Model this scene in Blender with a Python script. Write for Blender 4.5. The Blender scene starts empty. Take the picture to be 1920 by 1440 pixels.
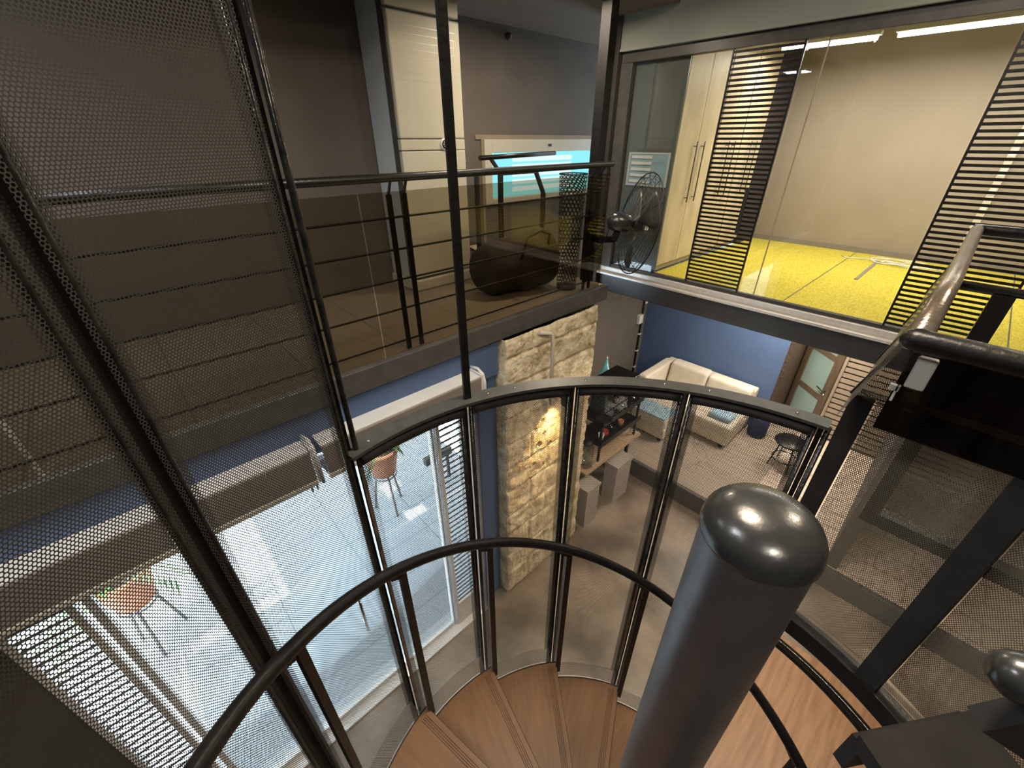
import bpy, bmesh, math, random
from mathutils import Vector, Matrix, noise
random.seed(4)
R = math.radians
SC = bpy.context.scene
C = SC.collection

# ------------------------------------------------------------------ camera
CAMZ = 4.5
cam = bpy.data.cameras.new('camera'); cam.sensor_width = 36; cam.lens = 779 / 1920 * 36
cam.clip_start = 0.02
co = bpy.data.objects.new('camera', cam); C.objects.link(co)
co.matrix_world = Matrix.Translation((0, 0, CAMZ)) @ Matrix.Rotation(R(-43), 4, 'Z') @ Matrix.Rotation(R(59.5), 4, 'X') @ Matrix.Rotation(R(-0.1), 4, 'Z')
SC.camera = co

# ------------------------------------------------------------------ world, sun, exposure
w = bpy.data.worlds.new('world'); SC.world = w; w.use_nodes = True
w.node_tree.nodes['Background'].inputs[0].default_value = (0.70, 0.86, 1.0, 1)
w.node_tree.nodes['Background'].inputs[1].default_value = 12.5
SC.view_settings.view_transform = 'Standard'; SC.view_settings.look = 'None'
SC.view_settings.exposure = 0.0; SC.view_settings.gamma = 1.0
SC.view_settings.use_curve_mapping = False

sun = bpy.data.lights.new('sun', 'SUN'); sun.energy = 14; sun.angle = R(0.6); sun.color = (1, 0.95, 0.86)
so = bpy.data.objects.new('sun', sun); C.objects.link(so)
so.rotation_euler = (R(0), R(-14), 0)

def area(name, loc, size, energy, color=(1, 0.86, 0.66), rot=(0, 0, 0), shape='SQUARE', sy=None):
    l = bpy.data.lights.new(name, 'AREA'); l.energy = energy; l.color = color; l.size = size
    if sy: l.shape = 'RECTANGLE'; l.size_y = sy
    elif shape == 'DISK': l.shape = 'DISK'
    o = bpy.data.objects.new(name, l); C.objects.link(o); o.location = loc; o.rotation_euler = rot
    return o

WARM = (1, 0.83, 0.62)
area('unseen_stairwell_light', (0.9, 0.6, 5.85), 0.5, 60, WARM)
area('unseen_stairwell_light', (-0.7, -1.2, 5.85), 0.5, 40, (1, 0.88, 0.74))
area('unseen_stairwell_light', (-0.9, 1.3, 5.9), 0.6, 45, (0.93, 0.95, 1.0))  # added fill, no lamp known: puts the highlight on the pole's left side
area('unseen_stairwell_light', (2.8, -0.6, 5.85), 0.3, 40, WARM)
area('unseen_gallery_light', (3.0, 2.55, 5.38), 0.3, 30, WARM)
area('unseen_gallery_light', (-0.6, 2.8, 5.38), 0.3, 13, (0.86, 0.93, 1.0))  # added cool fill, brightens the air conditioner's side in place of daylight
area('living_room_light', (6.0, 1.3, 2.9), 0.5, 78, (1, 0.9, 0.76))
area('living_room_light', (7.1, 0.5, 2.9), 0.5, 60, (1, 0.86, 0.68))
area('hall_light', (3.0, 0.6, 2.75), 0.4, 55, WARM)
area('hall_light', (3.2, -1.0, 2.75), 0.4, 36, WARM)

# ------------------------------------------------------------------ materials
def nt(name):
    m = bpy.data.materials.new(name); m.use_nodes = True
    t = m.node_tree; t.nodes.clear()
    out = t.nodes.new('ShaderNodeOutputMaterial')
    return m, t, out
def N(t, kind, **k):
    n = t.nodes.new(kind)
    for a, b in k.items(): setattr(n, a, b)
    return n
def M_(t, op, a, b=None, c=None):
    n = t.nodes.new('ShaderNodeMath'); n.operation = op
    for i, v in enumerate((a, b, c)):
        if v is None: continue
        if isinstance(v, (int, float)): n.inputs[i].default_value = v
        else: t.links.new(v, n.inputs[i])
    return n.outputs[0]
def mixc(t, f, a, b):
    n = t.nodes.new('ShaderNodeMix'); n.data_type = 'RGBA'
    if isinstance(f, (int, float)): n.inputs[0].default_value = f
    else: t.links.new(f, n.inputs[0])
    for i, v in ((6, a), (7, b)):
        if isinstance(v, tuple): n.inputs[i].default_value = (*v[:3], 1)
        else: t.links.new(v, n.inputs[i])
    return n.outputs[2]
def coords(t, uv=False, scale=(1, 1, 1)):
    tc = N(t, 'ShaderNodeTexCoord'); mp = N(t, 'ShaderNodeMapping')
    mp.inputs['Scale'].default_value = scale
    t.links.new(tc.outputs['UV' if uv else 'Object'], mp.inputs[0]); return mp.outputs[0]
def princ(t, out, col, rough=0.5, metal=0.0, spec=0.5, coat=0.0):
    b = N(t, 'ShaderNodeBsdfPrincipled')
    if isinstance(col, tuple): b.inputs['Base Color'].default_value = (*col[:3], 1)
    else: t.links.new(col, b.inputs['Base Color'])
    if isinstance(rough, (int, float)): b.inputs['Roughness'].default_value = rough
    else: t.links.new(rough, b.inputs['Roughness'])
    b.inputs['Metallic'].default_value = metal
    b.inputs['Specular IOR Level'].default_value = spec
    b.inputs['Coat Weight'].default_value = coat
    if out: t.links.new(b.outputs[0], out.inputs[0])
    return b
def bump(t, b, h, s=0.3, d=0.01):
    n = N(t, 'ShaderNodeBump'); n.inputs['Strength'].default_value = s; n.inputs['Distance'].default_value = d
    t.links.new(h, n.inputs['Height']); t.links.new(n.outputs[0], b.inputs['Normal'])
def noisy(name, c1, c2, scale=4, rough=0.6, bs=0.0, bscale=None, metal=0, spec=0.5, stretch=(1, 1, 1), detail=5, lo=0.35, hi=0.65, bd=0.01, coat=0, uv=False):
    m, t, out = nt(name)
    v = coords(t, uv, stretch)
    n = N(t, 'ShaderNodeTexNoise'); n.inputs['Scale'].default_value = scale; n.inputs['Detail'].default_value = detail
    t.links.new(v, n.inputs['Vector'])
    r = N(t, 'ShaderNodeMapRange'); r.inputs[1].default_value = lo; r.inputs[2].default_value = hi
    t.links.new(n.outputs['Fac'], r.inputs[0])
    b = princ(t, out, mixc(t, r.outputs[0], c1, c2), rough, metal, spec, coat)
    if bs:
        n2 = N(t, 'ShaderNodeTexNoise'); n2.inputs['Scale'].default_value = bscale or scale * 6; n2.inputs['Detail'].default_value = 4
        t.links.new(v, n2.inputs['Vector']); bump(t, b, n2.outputs['Fac'], bs, bd)
    return m
def plain(name, col, rough=0.5, metal=0, spec=0.5, coat=0):
    return noisy(name, tuple(x * 0.93 for x in col), tuple(min(1, x * 1.07) for x in col), 3, rough, metal=metal, spec=spec, coat=coat)
def emit(name, col, s):
    m, t, out = nt(name); e = N(t, 'ShaderNodeEmission'); e.inputs[0].default_value = (*col, 1); e.inputs[1].default_value = s
    t.links.new(e.outputs[0], out.inputs[0]); return m
def glass(name, tint, refl=0.06, rough=0.02):
    m, t, out = nt(name)
    tr = N(t, 'ShaderNodeBsdfTransparent'); tr.inputs[0].default_value = (*tint, 1)
    gl = N(t, 'ShaderNodeBsdfGlossy'); gl.inputs['Roughness'].default_value = rough
    lw = N(t, 'ShaderNodeLayerWeight'); lw.inputs[0].default_value = 0.15
    f = M_(t, 'ADD', M_(t, 'MULTIPLY', lw.outputs['Fresnel'], 0.6), refl)
    mx = N(t, 'ShaderNodeMixShader'); t.links.new(f, mx.inputs[0])
    t.links.new(tr.outputs[0], mx.inputs[1]); t.links.new(gl.outputs[0], mx.inputs[2]); t.links.new(mx.outputs[0], out.inputs[0])
    return m
def net(name, col, pitch, rad, rough=0.5, spec=0.4):
    """perforated fabric: staggered round holes laid out in UV metres"""
    m, t, out = nt(name)
    tc = N(t, 'ShaderNodeTexCoord'); s = N(t, 'ShaderNodeSeparateXYZ'); t.links.new(tc.outputs['UV'], s.inputs[0])
    py = pitch * 0.866 * 2
    def lat(off):
        fu = M_(t, 'SUBTRACT', M_(t, 'FRACT', M_(t, 'ADD', M_(t, 'DIVIDE', s.outputs[0], pitch), off)), 0.5)
        fv = M_(t, 'SUBTRACT', M_(t, 'FRACT', M_(t, 'ADD', M_(t, 'DIVIDE', s.outputs[1], py), off)), 0.5)
        fu = M_(t, 'MULTIPLY', fu, pitch); fv = M_(t, 'MULTIPLY', fv, py)
        return M_(t, 'ADD', M_(t, 'MULTIPLY', fu, fu), M_(t, 'MULTIPLY', fv, fv))
    d = M_(t, 'MINIMUM', lat(0.0), lat(0.5))
    hole = M_(t, 'LESS_THAN', d, (rad * pitch) ** 2)
    b = princ(t, None, col, rough, 0, spec)
    tr = N(t, 'ShaderNodeBsdfTransparent'); mx = N(t, 'ShaderNodeMixShader')
    t.links.new(hole, mx.inputs[0]); t.links.new(b.outputs[0], mx.inputs[1]); t.links.new(tr.outputs[0], mx.inputs[2])
    t.links.new(mx.outputs[0], out.inputs[0]); return m
def bricks(name, c1, c2, mortar, bw, bh, ms, rough=0.5, rot=0.0, scale=1.0, offset=0.5, axis=None):
    m, t, out = nt(name)
    tc = N(t, 'ShaderNodeTexCoord'); mp = N(t, 'ShaderNodeMapping'); mp.inputs['Rotation'].default_value = axis or (0, 0, rot)
    t.links.new(tc.outputs['Object'], mp.inputs[0])
    b = N(t, 'ShaderNodeTexBrick'); b.offset = offset; b.inputs['Scale'].default_value = scale
    b.inputs['Color1'].default_value = (*c1, 1); b.inputs['Color2'].default_value = (*c2, 1); b.inputs['Mortar'].default_value = (*mortar, 1)
    b.inputs['Mortar Size'].default_value = ms; b.inputs['Brick Width'].default_value = bw; b.inputs['Row Height'].default_value = bh
    t.links.new(mp.outputs[0], b.inputs['Vector'])
    p = princ(t, out, b.outputs['Color'], rough); bump(t, p, b.outputs['Fac'], -0.2, 0.003); return m

MT = {}
MT['black'] = noisy('black_steel', (0.006, 0.006, 0.006), (0.010, 0.0095, 0.009), 20, 0.36, 0.15, 60, spec=0.4)
MT['blackmatte'] = noisy('black_matte', (0.010, 0.009, 0.009), (0.018, 0.017, 0.016), 12, 0.6)
MT['columnblack'] = noisy('column_black', (0.007, 0.007, 0.008), (0.011, 0.011, 0.012), 10, 0.7, spec=0.2)
MT['boxgrey'] = noisy('warm_grey_card', (0.36, 0.33, 0.29), (0.41, 0.37, 0.33), 6, 0.8)
MT['bar'] = noisy('dark_bar_steel', (0.02, 0.02, 0.021), (0.05, 0.048, 0.046), 30, 0.2, 0.2, 40, metal=0.6)
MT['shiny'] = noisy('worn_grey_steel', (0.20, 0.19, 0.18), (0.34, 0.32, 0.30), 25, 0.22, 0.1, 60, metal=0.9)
MT['ring'] = noisy('ring_grey_paint', (0.036, 0.038, 0.036), (0.050, 0.052, 0.049), 30, 0.38)
MT['pole'] = noisy('pole_charcoal_lacquer', (0.15, 0.142, 0.148), (0.17, 0.16, 0.167), 20, 0.38, 0.05, 90, metal=0.7, spec=0.9)
MT['cap'] = noisy('cap_black_gloss', (0.024, 0.026, 0.027), (0.032, 0.034, 0.035), 20, 0.27, 0.06, 60, spec=0.9, coat=0.15)
MT['net'] = net('black_net_fabric', (0.034, 0.033, 0.029), 0.0056, 0.36, 0.6, 0.25)
MT['netgrey'] = net('grey_net_fabric', (0.060, 0.055, 0.048), 0.0056, 0.28)
MT['netlit'] = net('lit_net_fabric', (0.15, 0.128, 0.088), 0.0056, 0.30)  # the black net again, the light falling on it put into a paler colour
MT['wallbrown'] = noisy('taupe_plaster', (0.115, 0.098, 0.083), (0.135, 0.115, 0.097), 3, 0.8, 0.25, 60, bd=0.004)
MT['walldark'] = noisy('dark_taupe_plaster', (0.060, 0.052, 0.046), (0.072, 0.062, 0.055), 3, 0.85, 0.2, 60, bd=0.004)
MT['wallwarm'] = noisy('warm_beige_plaster', (0.27, 0.215, 0.15), (0.30, 0.24, 0.17), 2, 0.7, 0.1, 40, bd=0.003)
MT['wallyellow'] = noisy('beige_room_plaster', (0.30, 0.25, 0.195), (0.33, 0.275, 0.215), 2, 0.6, 0.1, 40, bd=0.003)
MT['ceiling'] = noisy('ceiling_paint', (0.16, 0.135, 0.11), (0.18, 0.15, 0.125), 3, 0.9)
MT['blue'] = noisy('blue_wall_paint', (0.075, 0.125, 0.245), (0.085, 0.138, 0.265), 3, 0.55, 0.1, 50, bd=0.003)
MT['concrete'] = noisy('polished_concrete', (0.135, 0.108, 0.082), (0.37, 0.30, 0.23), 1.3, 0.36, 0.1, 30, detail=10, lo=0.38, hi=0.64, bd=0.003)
MT['upfloor'] = bricks('grey_brown_tile', (0.27, 0.23, 0.17), (0.25, 0.21, 0.16), (0.12, 0.10, 0.08), 0.6, 0.6, 0.004, 0.45, offset=0.0)
MT['plat'] = bricks('beige_brick_tile', (0.60, 0.50, 0.40), (0.56, 0.47, 0.38), (0.33, 0.26, 0.20), 0.60, 0.30, 0.008, 0.4, rot=R(90))
MT['plank'] = bricks('grey_tan_plank', (0.36, 0.31, 0.24), (0.33, 0.285, 0.22), (0.22, 0.19, 0.15), 1.6, 0.16, 0.003, 0.5, rot=R(90))
MT['terrace'] = bricks('terrace_tile', (0.50, 0.55, 0.58), (0.47, 0.52, 0.55), (0.30, 0.34, 0.36), 0.9, 0.45, 0.008, 0.35, rot=R(0), offset=0.0)
MT['yellow'] = noisy('yellow_carpet', (0.46, 0.375, 0.030), (0.68, 0.56, 0.065), 38, 0.95, 0.7, 220, stretch=(1, 2.2, 1), bd=0.006)
MT['wood'] = None
MT['beam'] = noisy('dark_beam_steel', (0.030, 0.028, 0.026), (0.042, 0.038, 0.034), 8, 0.45)
MT['alu'] = noisy('brushed_aluminium', (0.52, 0.50, 0.46), (0.60, 0.57, 0.53), 20, 0.35, metal=0.25)
MT['frame'] = noisy('grey_frame_paint', (0.062, 0.061, 0.058), (0.085, 0.082, 0.074), 10, 0.4)
MT['cream'] = noisy('cream_enamel', (0.52, 0.50, 0.40), (0.56, 0.535, 0.43), 2, 0.42)
MT['acside'] = noisy('pale_grey_enamel', (0.50, 0.55, 0.57), (0.54, 0.59, 0.61), 2, 0.4)
MT['white'] = noisy('white_paint', (0.70, 0.70, 0.68), (0.76, 0.76, 0.74), 4, 0.4)
MT['taupe'] = noisy('taupe_metal', (0.21, 0.185, 0.165), (0.24, 0.21, 0.19), 4, 0.42)
MT['blind'] = noisy('grey_green_blind', (0.30, 0.33, 0.30), (0.33, 0.36, 0.33), 2, 0.8)
MT['wardrobe'] = noisy('pale_oak_laminate', (0.50, 0.41, 0.27), (0.62, 0.52, 0.36), 5, 0.5, stretch=(1.4, 1.4, 0.6), detail=8)
MT['greypanel'] = noisy('grey_green_panel', (0.10, 0.115, 0.11), (0.13, 0.145, 0.135), 3, 0.35, detail=7)
MT['purple'] = noisy('dark_purple_grey', (0.035, 0.026, 0.032), (0.045, 0.034, 0.04), 3, 0.7)
MT['sofa'] = noisy('cream_upholstery', (0.52, 0.46, 0.37), (0.58, 0.52, 0.42), 8, 0.9, 0.3, 150, bd=0.004)
MT['bluefab'] = noisy('pale_blue_fabric', (0.26, 0.40, 0.47), (0.30, 0.45, 0.52), 8, 0.9, 0.3, 150, bd=0.004)
MT['navy'] = noisy('navy_fabric', (0.018, 0.028, 0.07), (0.025, 0.038, 0.085), 8, 0.9)
MT['teal'] = noisy('teal_enamel', (0.10, 0.36, 0.42), (0.12, 0.40, 0.47), 6, 0.25, coat=0.4)
MT['terracotta'] = noisy('terracotta', (0.42, 0.17, 0.09), (0.50, 0.21, 0.12), 6, 0.8, 0.2, 30)
MT['leaf'] = noisy('leaf_green', (0.07, 0.16, 0.05), (0.13, 0.24, 0.08), 12, 0.5)
MT['soil'] = noisy('soil', (0.03, 0.02, 0.015), (0.06, 0.04, 0.03), 40, 1, 0.8, 90)
MT['tablewood'] = noisy('light_wood', (0.40, 0.29, 0.18), (0.50, 0.37, 0.24), 6, 0.5, stretch=(0.5, 6, 6))
MT['floorwood'] = noisy('orange_brown_floorboards', (0.16, 0.085, 0.043), (0.23, 0.128, 0.066), 5, 0.5, stretch=(0.5, 6, 6))
MT['doorframe'] = noisy('brown_door_frame', (0.12, 0.085, 0.055), (0.16, 0.115, 0.075), 6, 0.5, stretch=(5, 5, 0.6))
MT['jamb'] = noisy('dark_brown_stone', (0.030, 0.018, 0.012), (0.085, 0.05, 0.03), 26, 0.8, 0.6, 60, detail=8)
MT['frost'] = noisy('frosted_pane', (0.30, 0.42, 0.38), (0.33, 0.45, 0.41), 2, 0.3)
MT['slat'] = noisy('taupe_slat', (0.30, 0.24, 0.18), (0.34, 0.27, 0.20), 5, 0.5)
MT['bag'] = noisy('dark_bag_canvas', (0.030, 0.024, 0.016), (0.045, 0.036, 0.024), 10, 0.8, 0.4, 60)
MT['paper'] = noisy('off_white_paper', (0.55, 0.50, 0.42), (0.62, 0.57, 0.48), 5, 0.8)
MT['red'] = plain('red_print', (0.45, 0.05, 0.04))
MT['plastic'] = noisy('clear_grey_plastic', (0.42, 0.41, 0.38), (0.50, 0.49, 0.46), 10, 0.3)
MT['chrome'] = noisy('chrome', (0.6, 0.6, 0.6), (0.7, 0.7, 0.7), 5, 0.12, metal=1)
MT['bronze'] = noisy('brown_tube_lacquer', (0.17, 0.14, 0.115), (0.23, 0.195, 0.16), 9, 0.25, 0.25, 50, metal=0.5)
MT['lampwhite'] = emit('led_tube', (1, 0.92, 0.78), 14)
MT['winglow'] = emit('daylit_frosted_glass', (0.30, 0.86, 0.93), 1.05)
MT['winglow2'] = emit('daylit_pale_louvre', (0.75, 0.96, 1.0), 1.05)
MT['spotglow'] = emit('spot_lens', (1, 0.7, 0.3), 12)
MT['glass'] = glass('clear_glass', (0.96, 0.97, 0.96), 0.035)
MT['tint'] = glass('brown_tinted_glass', (0.71, 0.67, 0.60), 0.035, 0.03)
MT['smoke'] = glass('dark_smoked_acrylic', (0.16, 0.13, 0.10), 0.05, 0.1)
MT['jar'] = glass('pale_jar_glass', (0.80, 0.88, 0.92), 0.12, 0.05)

def wood_mat():
    m, t, out = nt('tread_wood')
    v = coords(t, True, (14, 1.6, 1))
    n = N(t, 'ShaderNodeTexNoise'); n.inputs['Scale'].default_value = 3; n.inputs['Detail'].default_value = 8; n.inputs['Distortion'].default_value = 0.6
    t.links.new(v, n.inputs['Vector'])
    v2 = coords(t, True, (5, 2.5, 1)); n2 = N(t, 'ShaderNodeTexNoise'); n2.inputs['Scale'].default_value = 1.5; n2.inputs['Detail'].default_value = 3
    t.links.new(v2, n2.inputs['Vector'])
    a = mixc(t, n.outputs['Fac'], (0.085, 0.042, 0.020), (0.31, 0.165, 0.080))
    c = mixc(t, n2.outputs['Fac'], a, (0.21, 0.108, 0.048))
    b = princ(t, out, c, 0.38, 0, 0.4); bump(t, b, n.outputs['Fac'], 0.12, 0.003); return m
MT['wood'] = wood_mat()

# ------------------------------------------------------------------ builders
def tag(o, label, cat, group=None):
    o['label'] = label; o['category'] = cat
    if group: o['group'] = group
    return o
def empty(name, loc, label, cat, group=None):
    o = bpy.data.objects.new(name, None); C.objects.link(o); o.location = loc; o.empty_display_size = 0.1
    return tag(o, label, cat, group)
class MB:
    def __init__(s, uv=False):
        s.bm = bmesh.new(); s.uv = s.bm.loops.layers.uv.new('UVMap') if uv else None
    def box(s, x0, x1, y0, y1, z0, z1, mat=None):
        vs = [Vector(p) for p in ((x0, y0, z0), (x1, y0, z0), (x1, y1, z0), (x0, y1, z0), (x0, y0, z1), (x1, y0, z1), (x1, y1, z1), (x0, y1, z1))]
        if mat: vs = [mat @ v for v in vs]
        v = [s.bm.verts.new(p) for p in vs]
        for f in ((0, 3, 2, 1), (4, 5, 6, 7), (0, 1, 5, 4), (1, 2, 6, 5), (2, 3, 7, 6), (3, 0, 4, 7)): s.bm.faces.new([v[i] for i in f])
        return s
    def bar(s, a, b, wd, th, up=(0, 0, 1)):
        """rectangular bar from a to b: wd across, th along 'up'"""
        a = Vector(a); b = Vector(b); d = (b - a).normalized(); up = Vector(up)
        sd = d.cross(up)
        if sd.length < 1e-4: sd = d.cross(Vector((1, 0, 0)))
        sd.normalize(); u = sd.cross(d).normalized()
        m = Matrix((( d.x, sd.x, u.x, a.x), (d.y, sd.y, u.y, a.y), (d.z, sd.z, u.z, a.z), (0, 0, 0, 1)))
        return s.box(0, (b - a).length, -wd / 2, wd / 2, -th / 2, th / 2, m)
    def tube(s, pts, r, n=10, cap=True, smooth=True):
        pts = [Vector(p) for p in pts]; rr = r if isinstance(r, (list, tuple)) else [r] * len(pts)
        rings = []; pu = None
        for i, p in enumerate(pts):
            d = (pts[min(i + 1, len(pts) - 1)] - pts[max(i - 1, 0)]).normalized()
            if pu is None:
                pu = Vector((0, 0, 1)) if abs(d.z) < 0.9 else Vector((1, 0, 0))
            u = (pu - d * pu.dot(d)).normalized(); pu = u; v = d.cross(u)
            rings.append([s.bm.verts.new(p + (u * math.cos(2 * math.pi * k / n) + v * math.sin(2 * math.pi * k / n)) * rr[i]) for k in range(n)])
        for a, b in zip(rings, rings[1:]):
            for k in range(n):
                f = s.bm.faces.new((a[k], a[(k + 1) % n], b[(k + 1) % n], b[k])); f.smooth = smooth
        if cap:
            s.bm.faces.new(rings[0][::-1]); s.bm.faces.new(rings[-1])
        return s
    def lathe(s, prof, c=(0, 0, 0), n=24, axis=None):
        """prof: list of (r, z) about +Z through c (or rotated by axis matrix)"""
        c = Vector(c); rings = []
        for r, z in prof:
            if r < 1e-5: rings.append([s.bm.verts.new(c + ((axis @ Vector((0, 0, z))) if axis else Vector((0, 0, z))))]); continue
            ring = []
            for k in range(n):
                p = Vector((r * math.cos(2 * math.pi * k / n), r * math.sin(2 * math.pi * k / n), z))
                ring.append(s.bm.verts.new(c + ((axis @ p) if axis else p)))
            rings.append(ring)
        for a, b in zip(rings, rings[1:]):
            if len(a) == 1 and len(b) == 1: continue
            for k in range(n):
                k2 = (k + 1) % n
                if len(a) == 1: f = s.bm.faces.new((a[0], b[k2], b[k]))
                elif len(b) == 1: f = s.bm.faces.new((a[k], a[k2], b[0]))
                else: f = s.bm.faces.new((a[k], a[k2], b[k2], b[k]))
                f.smooth = True
        return s
    def grid(s, fn, nu, nv, smooth=True, uvf=None):
        V = [[s.bm.verts.new(fn(i / nu, j / nv)) for j in range(nv + 1)] for i in range(nu + 1)]
        for i in range(nu):
            for j in range(nv):
                f = s.bm.faces.new((V[i][j], V[i + 1][j], V[i + 1][j + 1], V[i][j + 1])); f.smooth = smooth
                if s.uv and uvf:
                    for l, (a, b) in zip(f.loops, ((i, j), (i + 1, j), (i + 1, j + 1), (i, j + 1))): l[s.uv].uv = uvf(a / nu, b / nv)
        return s
    def prism(s, poly, z0, z1, uvf=None):
        a = [s.bm.verts.new((x, y, z0)) for x, y in poly]; b = [s.bm.verts.new((x, y, z1)) for x, y in poly]; n = len(poly)
        fs = [s.bm.faces.new(a[::-1]), s.bm.faces.new(b)] + [s.bm.faces.new((a[i], a[(i + 1) % n], b[(i + 1) % n], b[i])) for i in range(n)]
        if s.uv and uvf:
            for f in fs:
                for l in f.loops: l[s.uv].uv = uvf(l.vert.co)
        return s
    def build(s, name, mat, parent=None, bevel=0, solid=0, subsurf=0):
        bmesh.ops.recalc_face_normals(s.bm, faces=s.bm.faces)
        off = Vector((0, 0, 0)); p = parent
        while p is not None: off += Vector(p.location); p = p.parent
        if off.length > 0:
            for v in s.bm.verts: v.co -= off
            o_loc = (0, 0, 0)
        me = bpy.data.meshes.new(name); s.bm.to_mesh(me); s.bm.free(); me.materials.append(MT[mat] if isinstance(mat, str) else mat)
        o = bpy.data.objects.new(name, me); C.objects.link(o)
        if parent is not None: o.parent = parent
        if bevel:
            b = o.modifiers.new('bevel', 'BEVEL'); b.width = bevel; b.segments = 3; b.limit_method = 'ANGLE'
        if solid:
            b = o.modifiers.new('solid', 'SOLIDIFY'); b.thickness = solid
        if subsurf:
            b = o.modifiers.new('sub', 'SUBSURF'); b.levels = b.render_levels = subsurf
        return o
def BOX(name, mat, x0, x1, y0, y1, z0, z1, parent=None, bevel=0):
    return MB().box(x0, x1, y0, y1, z0, z1).build(name, mat, parent, bevel)
def struct(o, label=None):
    o['kind'] = 'structure'
    if label: o['label'] = label
    return o
def SBOX(name, mat, *a, label=None, bevel=0):
    return struct(BOX(name, mat, *a, bevel=bevel), label)

# ------------------------------------------------------------------ the shell, lower level
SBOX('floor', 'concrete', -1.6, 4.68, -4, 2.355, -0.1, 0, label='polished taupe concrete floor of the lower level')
SBOX('floor_platform', 'plank', 4.69, 9.0, 0.80, 3.7, 0.0, 0.27, label='raised grey-tan plank platform under the sofa')
SBOX('floor_tiles', 'plat', 4.69, 9.0, -4, 0.80, 0.0, 0.27, label='pale beige tiles laid in running bond at the end of the platform')
SBOX('wall_added_dark', 'walldark', 4.75, 7.3, -0.32, -0.20, 0.27, 3.0, label='added dark wall dimming the view behind the landing net')  # no known wall, added to darken what shows through the net
SBOX('floor_wood', 'floorwood', 1.75, 3.7, -3.9, 0.36, 0.0, 0.02, label='light orange wood floor glimpsed below the landing')
struct(MB().box(4.655, 4.72, -4, 3.7, 0.0, 0.285).build('trim_1', 'frame', None, 0.008), 'dark edging of the raised tiled platform')
SBOX('floor_terrace', 'terrace', -9, 3.0, 2.36, 16, -0.1, 0.0, label='pale blue-grey terrace tiles outside the glass doors')
SBOX('floor_alcove', 'concrete', 3.0, 4.655, 2.356, 3.7, -0.1, 0, label='concrete floor under the work table')
SBOX('wall_left', 'walldark', -1.7, -1.6, -4, 2.36, 0, 6.2, label='dark wall left of the stairwell')
SBOX('wall_left_gallery', 'walldark', -1.7, -1.6, 2.36, 3.73, 3.3, 5.42, label='dark wall at the left end of the gallery')
SBOX('wall_back', 'wallbrown', -1.7, 9.1, -4.1, -4, 0, 6.2, label='wall behind the stairwell')
SBOX('wall_terrace_pier', 'walldark', -1.6, -0.97, 2.25, 2.36, 0, 2.85, label='dark pier left of the glass doors')
SBOX('wall_blue_strip', 'blue', 1.68, 1.93, 2.27, 2.36, 0, 3.05, label='narrow strip of blue wall between shutter and stone pillar')
SBOX('wall_lintel', 'blue', -1.6, 1.93, 2.235, 2.36, 2.86, 3.17, label='blue lintel wall above the shutter box')
SBOX('wall_behind_pillar', 'wallbrown', 1.93, 3.2, 2.46, 2.56, 0, 3.175, label='wall closing the gap behind the stone pillar')
SBOX('wall_brown', 'wallbrown', 2.95, 7.0, 3.7, 3.8, 0, 3.0, label='taupe wall behind the work table, left of the blue wall')
SBOX('wall_blue', 'blue', 6.9, 7.02, 1.29, 3.7, 0.27, 3.0, label='blue wall behind the cream sofa')
SBOX('wall_jamb', 'jamb', 6.88, 7.86, 1.235, 1.289, 0.27, 3.0, label='dark brown stone reveal beside the frosted door')
SBOX('wall_far', 'wallwarm', 9.0, 9.1, -4, 3.8, 0, 3.0, label='far wall beyond the frosted door')
SBOX('wall_recess', 'wallwarm', 7.85, 9.0, 1.235, 1.289, 0.27, 3.0, label='wall of the passage behind the frosted door')
SBOX('ceiling_lower', 'ceiling', 4.12, 9.1, -4, 3.8, 3.0, 3.1, label='ceiling of the living area below the yellow room')
SBOX('column', 'columnblack', 3.27, 3.36, 2.43, 2.52, 0, 5.45, label='black steel column at the end of the balcony')
SBOX('wall_gallery_under', 'wallbrown', 3.27, 3.34, 2.6, 3.7, 0, 3.0, label='taupe return wall behind the steel column')

# ------------------------------------------------------------------ upper level shell
SBOX('floor_gallery', 'upfloor', -1.6, 3.32, 2.25, 3.73, 3.18, 3.3, label='grey-brown tiled floor of the upper gallery')
struct(MB().box(-1.6, 3.3, 2.20, 2.25, 3.17, 3.315).build('trim_2', 'frame', None, 0.004), 'grey steel fascia along the gallery edge')
SBOX('floor_gallery_end', 'upfloor', 3.32, 6.7, 2.91, 3.73, 3.18, 3.3, label='gallery floor behind the wardrobes')
SBOX('wall_gallery', 'wallbrown', -1.7, 3.08, 3.73, 3.85, 3.18, 5.5, label='taupe plaster wall at the back of the gallery')
SBOX('wall_gallery_low', 'wallbrown', 3.08, 5.05, 3.73, 3.85, 3.18, 3.88, label='gallery wall below the small window')
SBOX('wall_gallery_high', 'wallbrown', 3.08, 5.05, 3.73, 3.85, 4.50, 5.5, label='gallery wall above the small window')
SBOX('wall_gallery_right', 'wallbrown', 5.05, 6.8, 3.73, 3.85, 3.18, 5.5, label='gallery wall right of the small window')
SBOX('ceiling_gallery', 'ceiling', -1.7, 6.8, 2.80, 3.85, 5.42, 5.6, label='low ceiling over the gallery')
SBOX('ceiling_gallery_front', 'ceiling', -1.7, 3.9, 2.25, 2.799, 5.42, 5.6, label='front of the low ceiling over the gallery')
SBOX('ceiling_stairwell', 'ceiling', -1.7, 4.1, -4.1, 2.25, 6.1, 6.2, label='ceiling above the stairwell')
SBOX('wall_upper_beam', 'ceiling', -1.7, 4.0, 2.25, 2.33, 5.6, 6.2, label='wall band above the gallery ceiling')
struct(MB().box(3.97, 4.16, -4, 2.78, 3.0, 3.2).build('trim_3', 'beam', None, 0.01), 'dark steel beam under the glass front of the yellow room')
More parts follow.
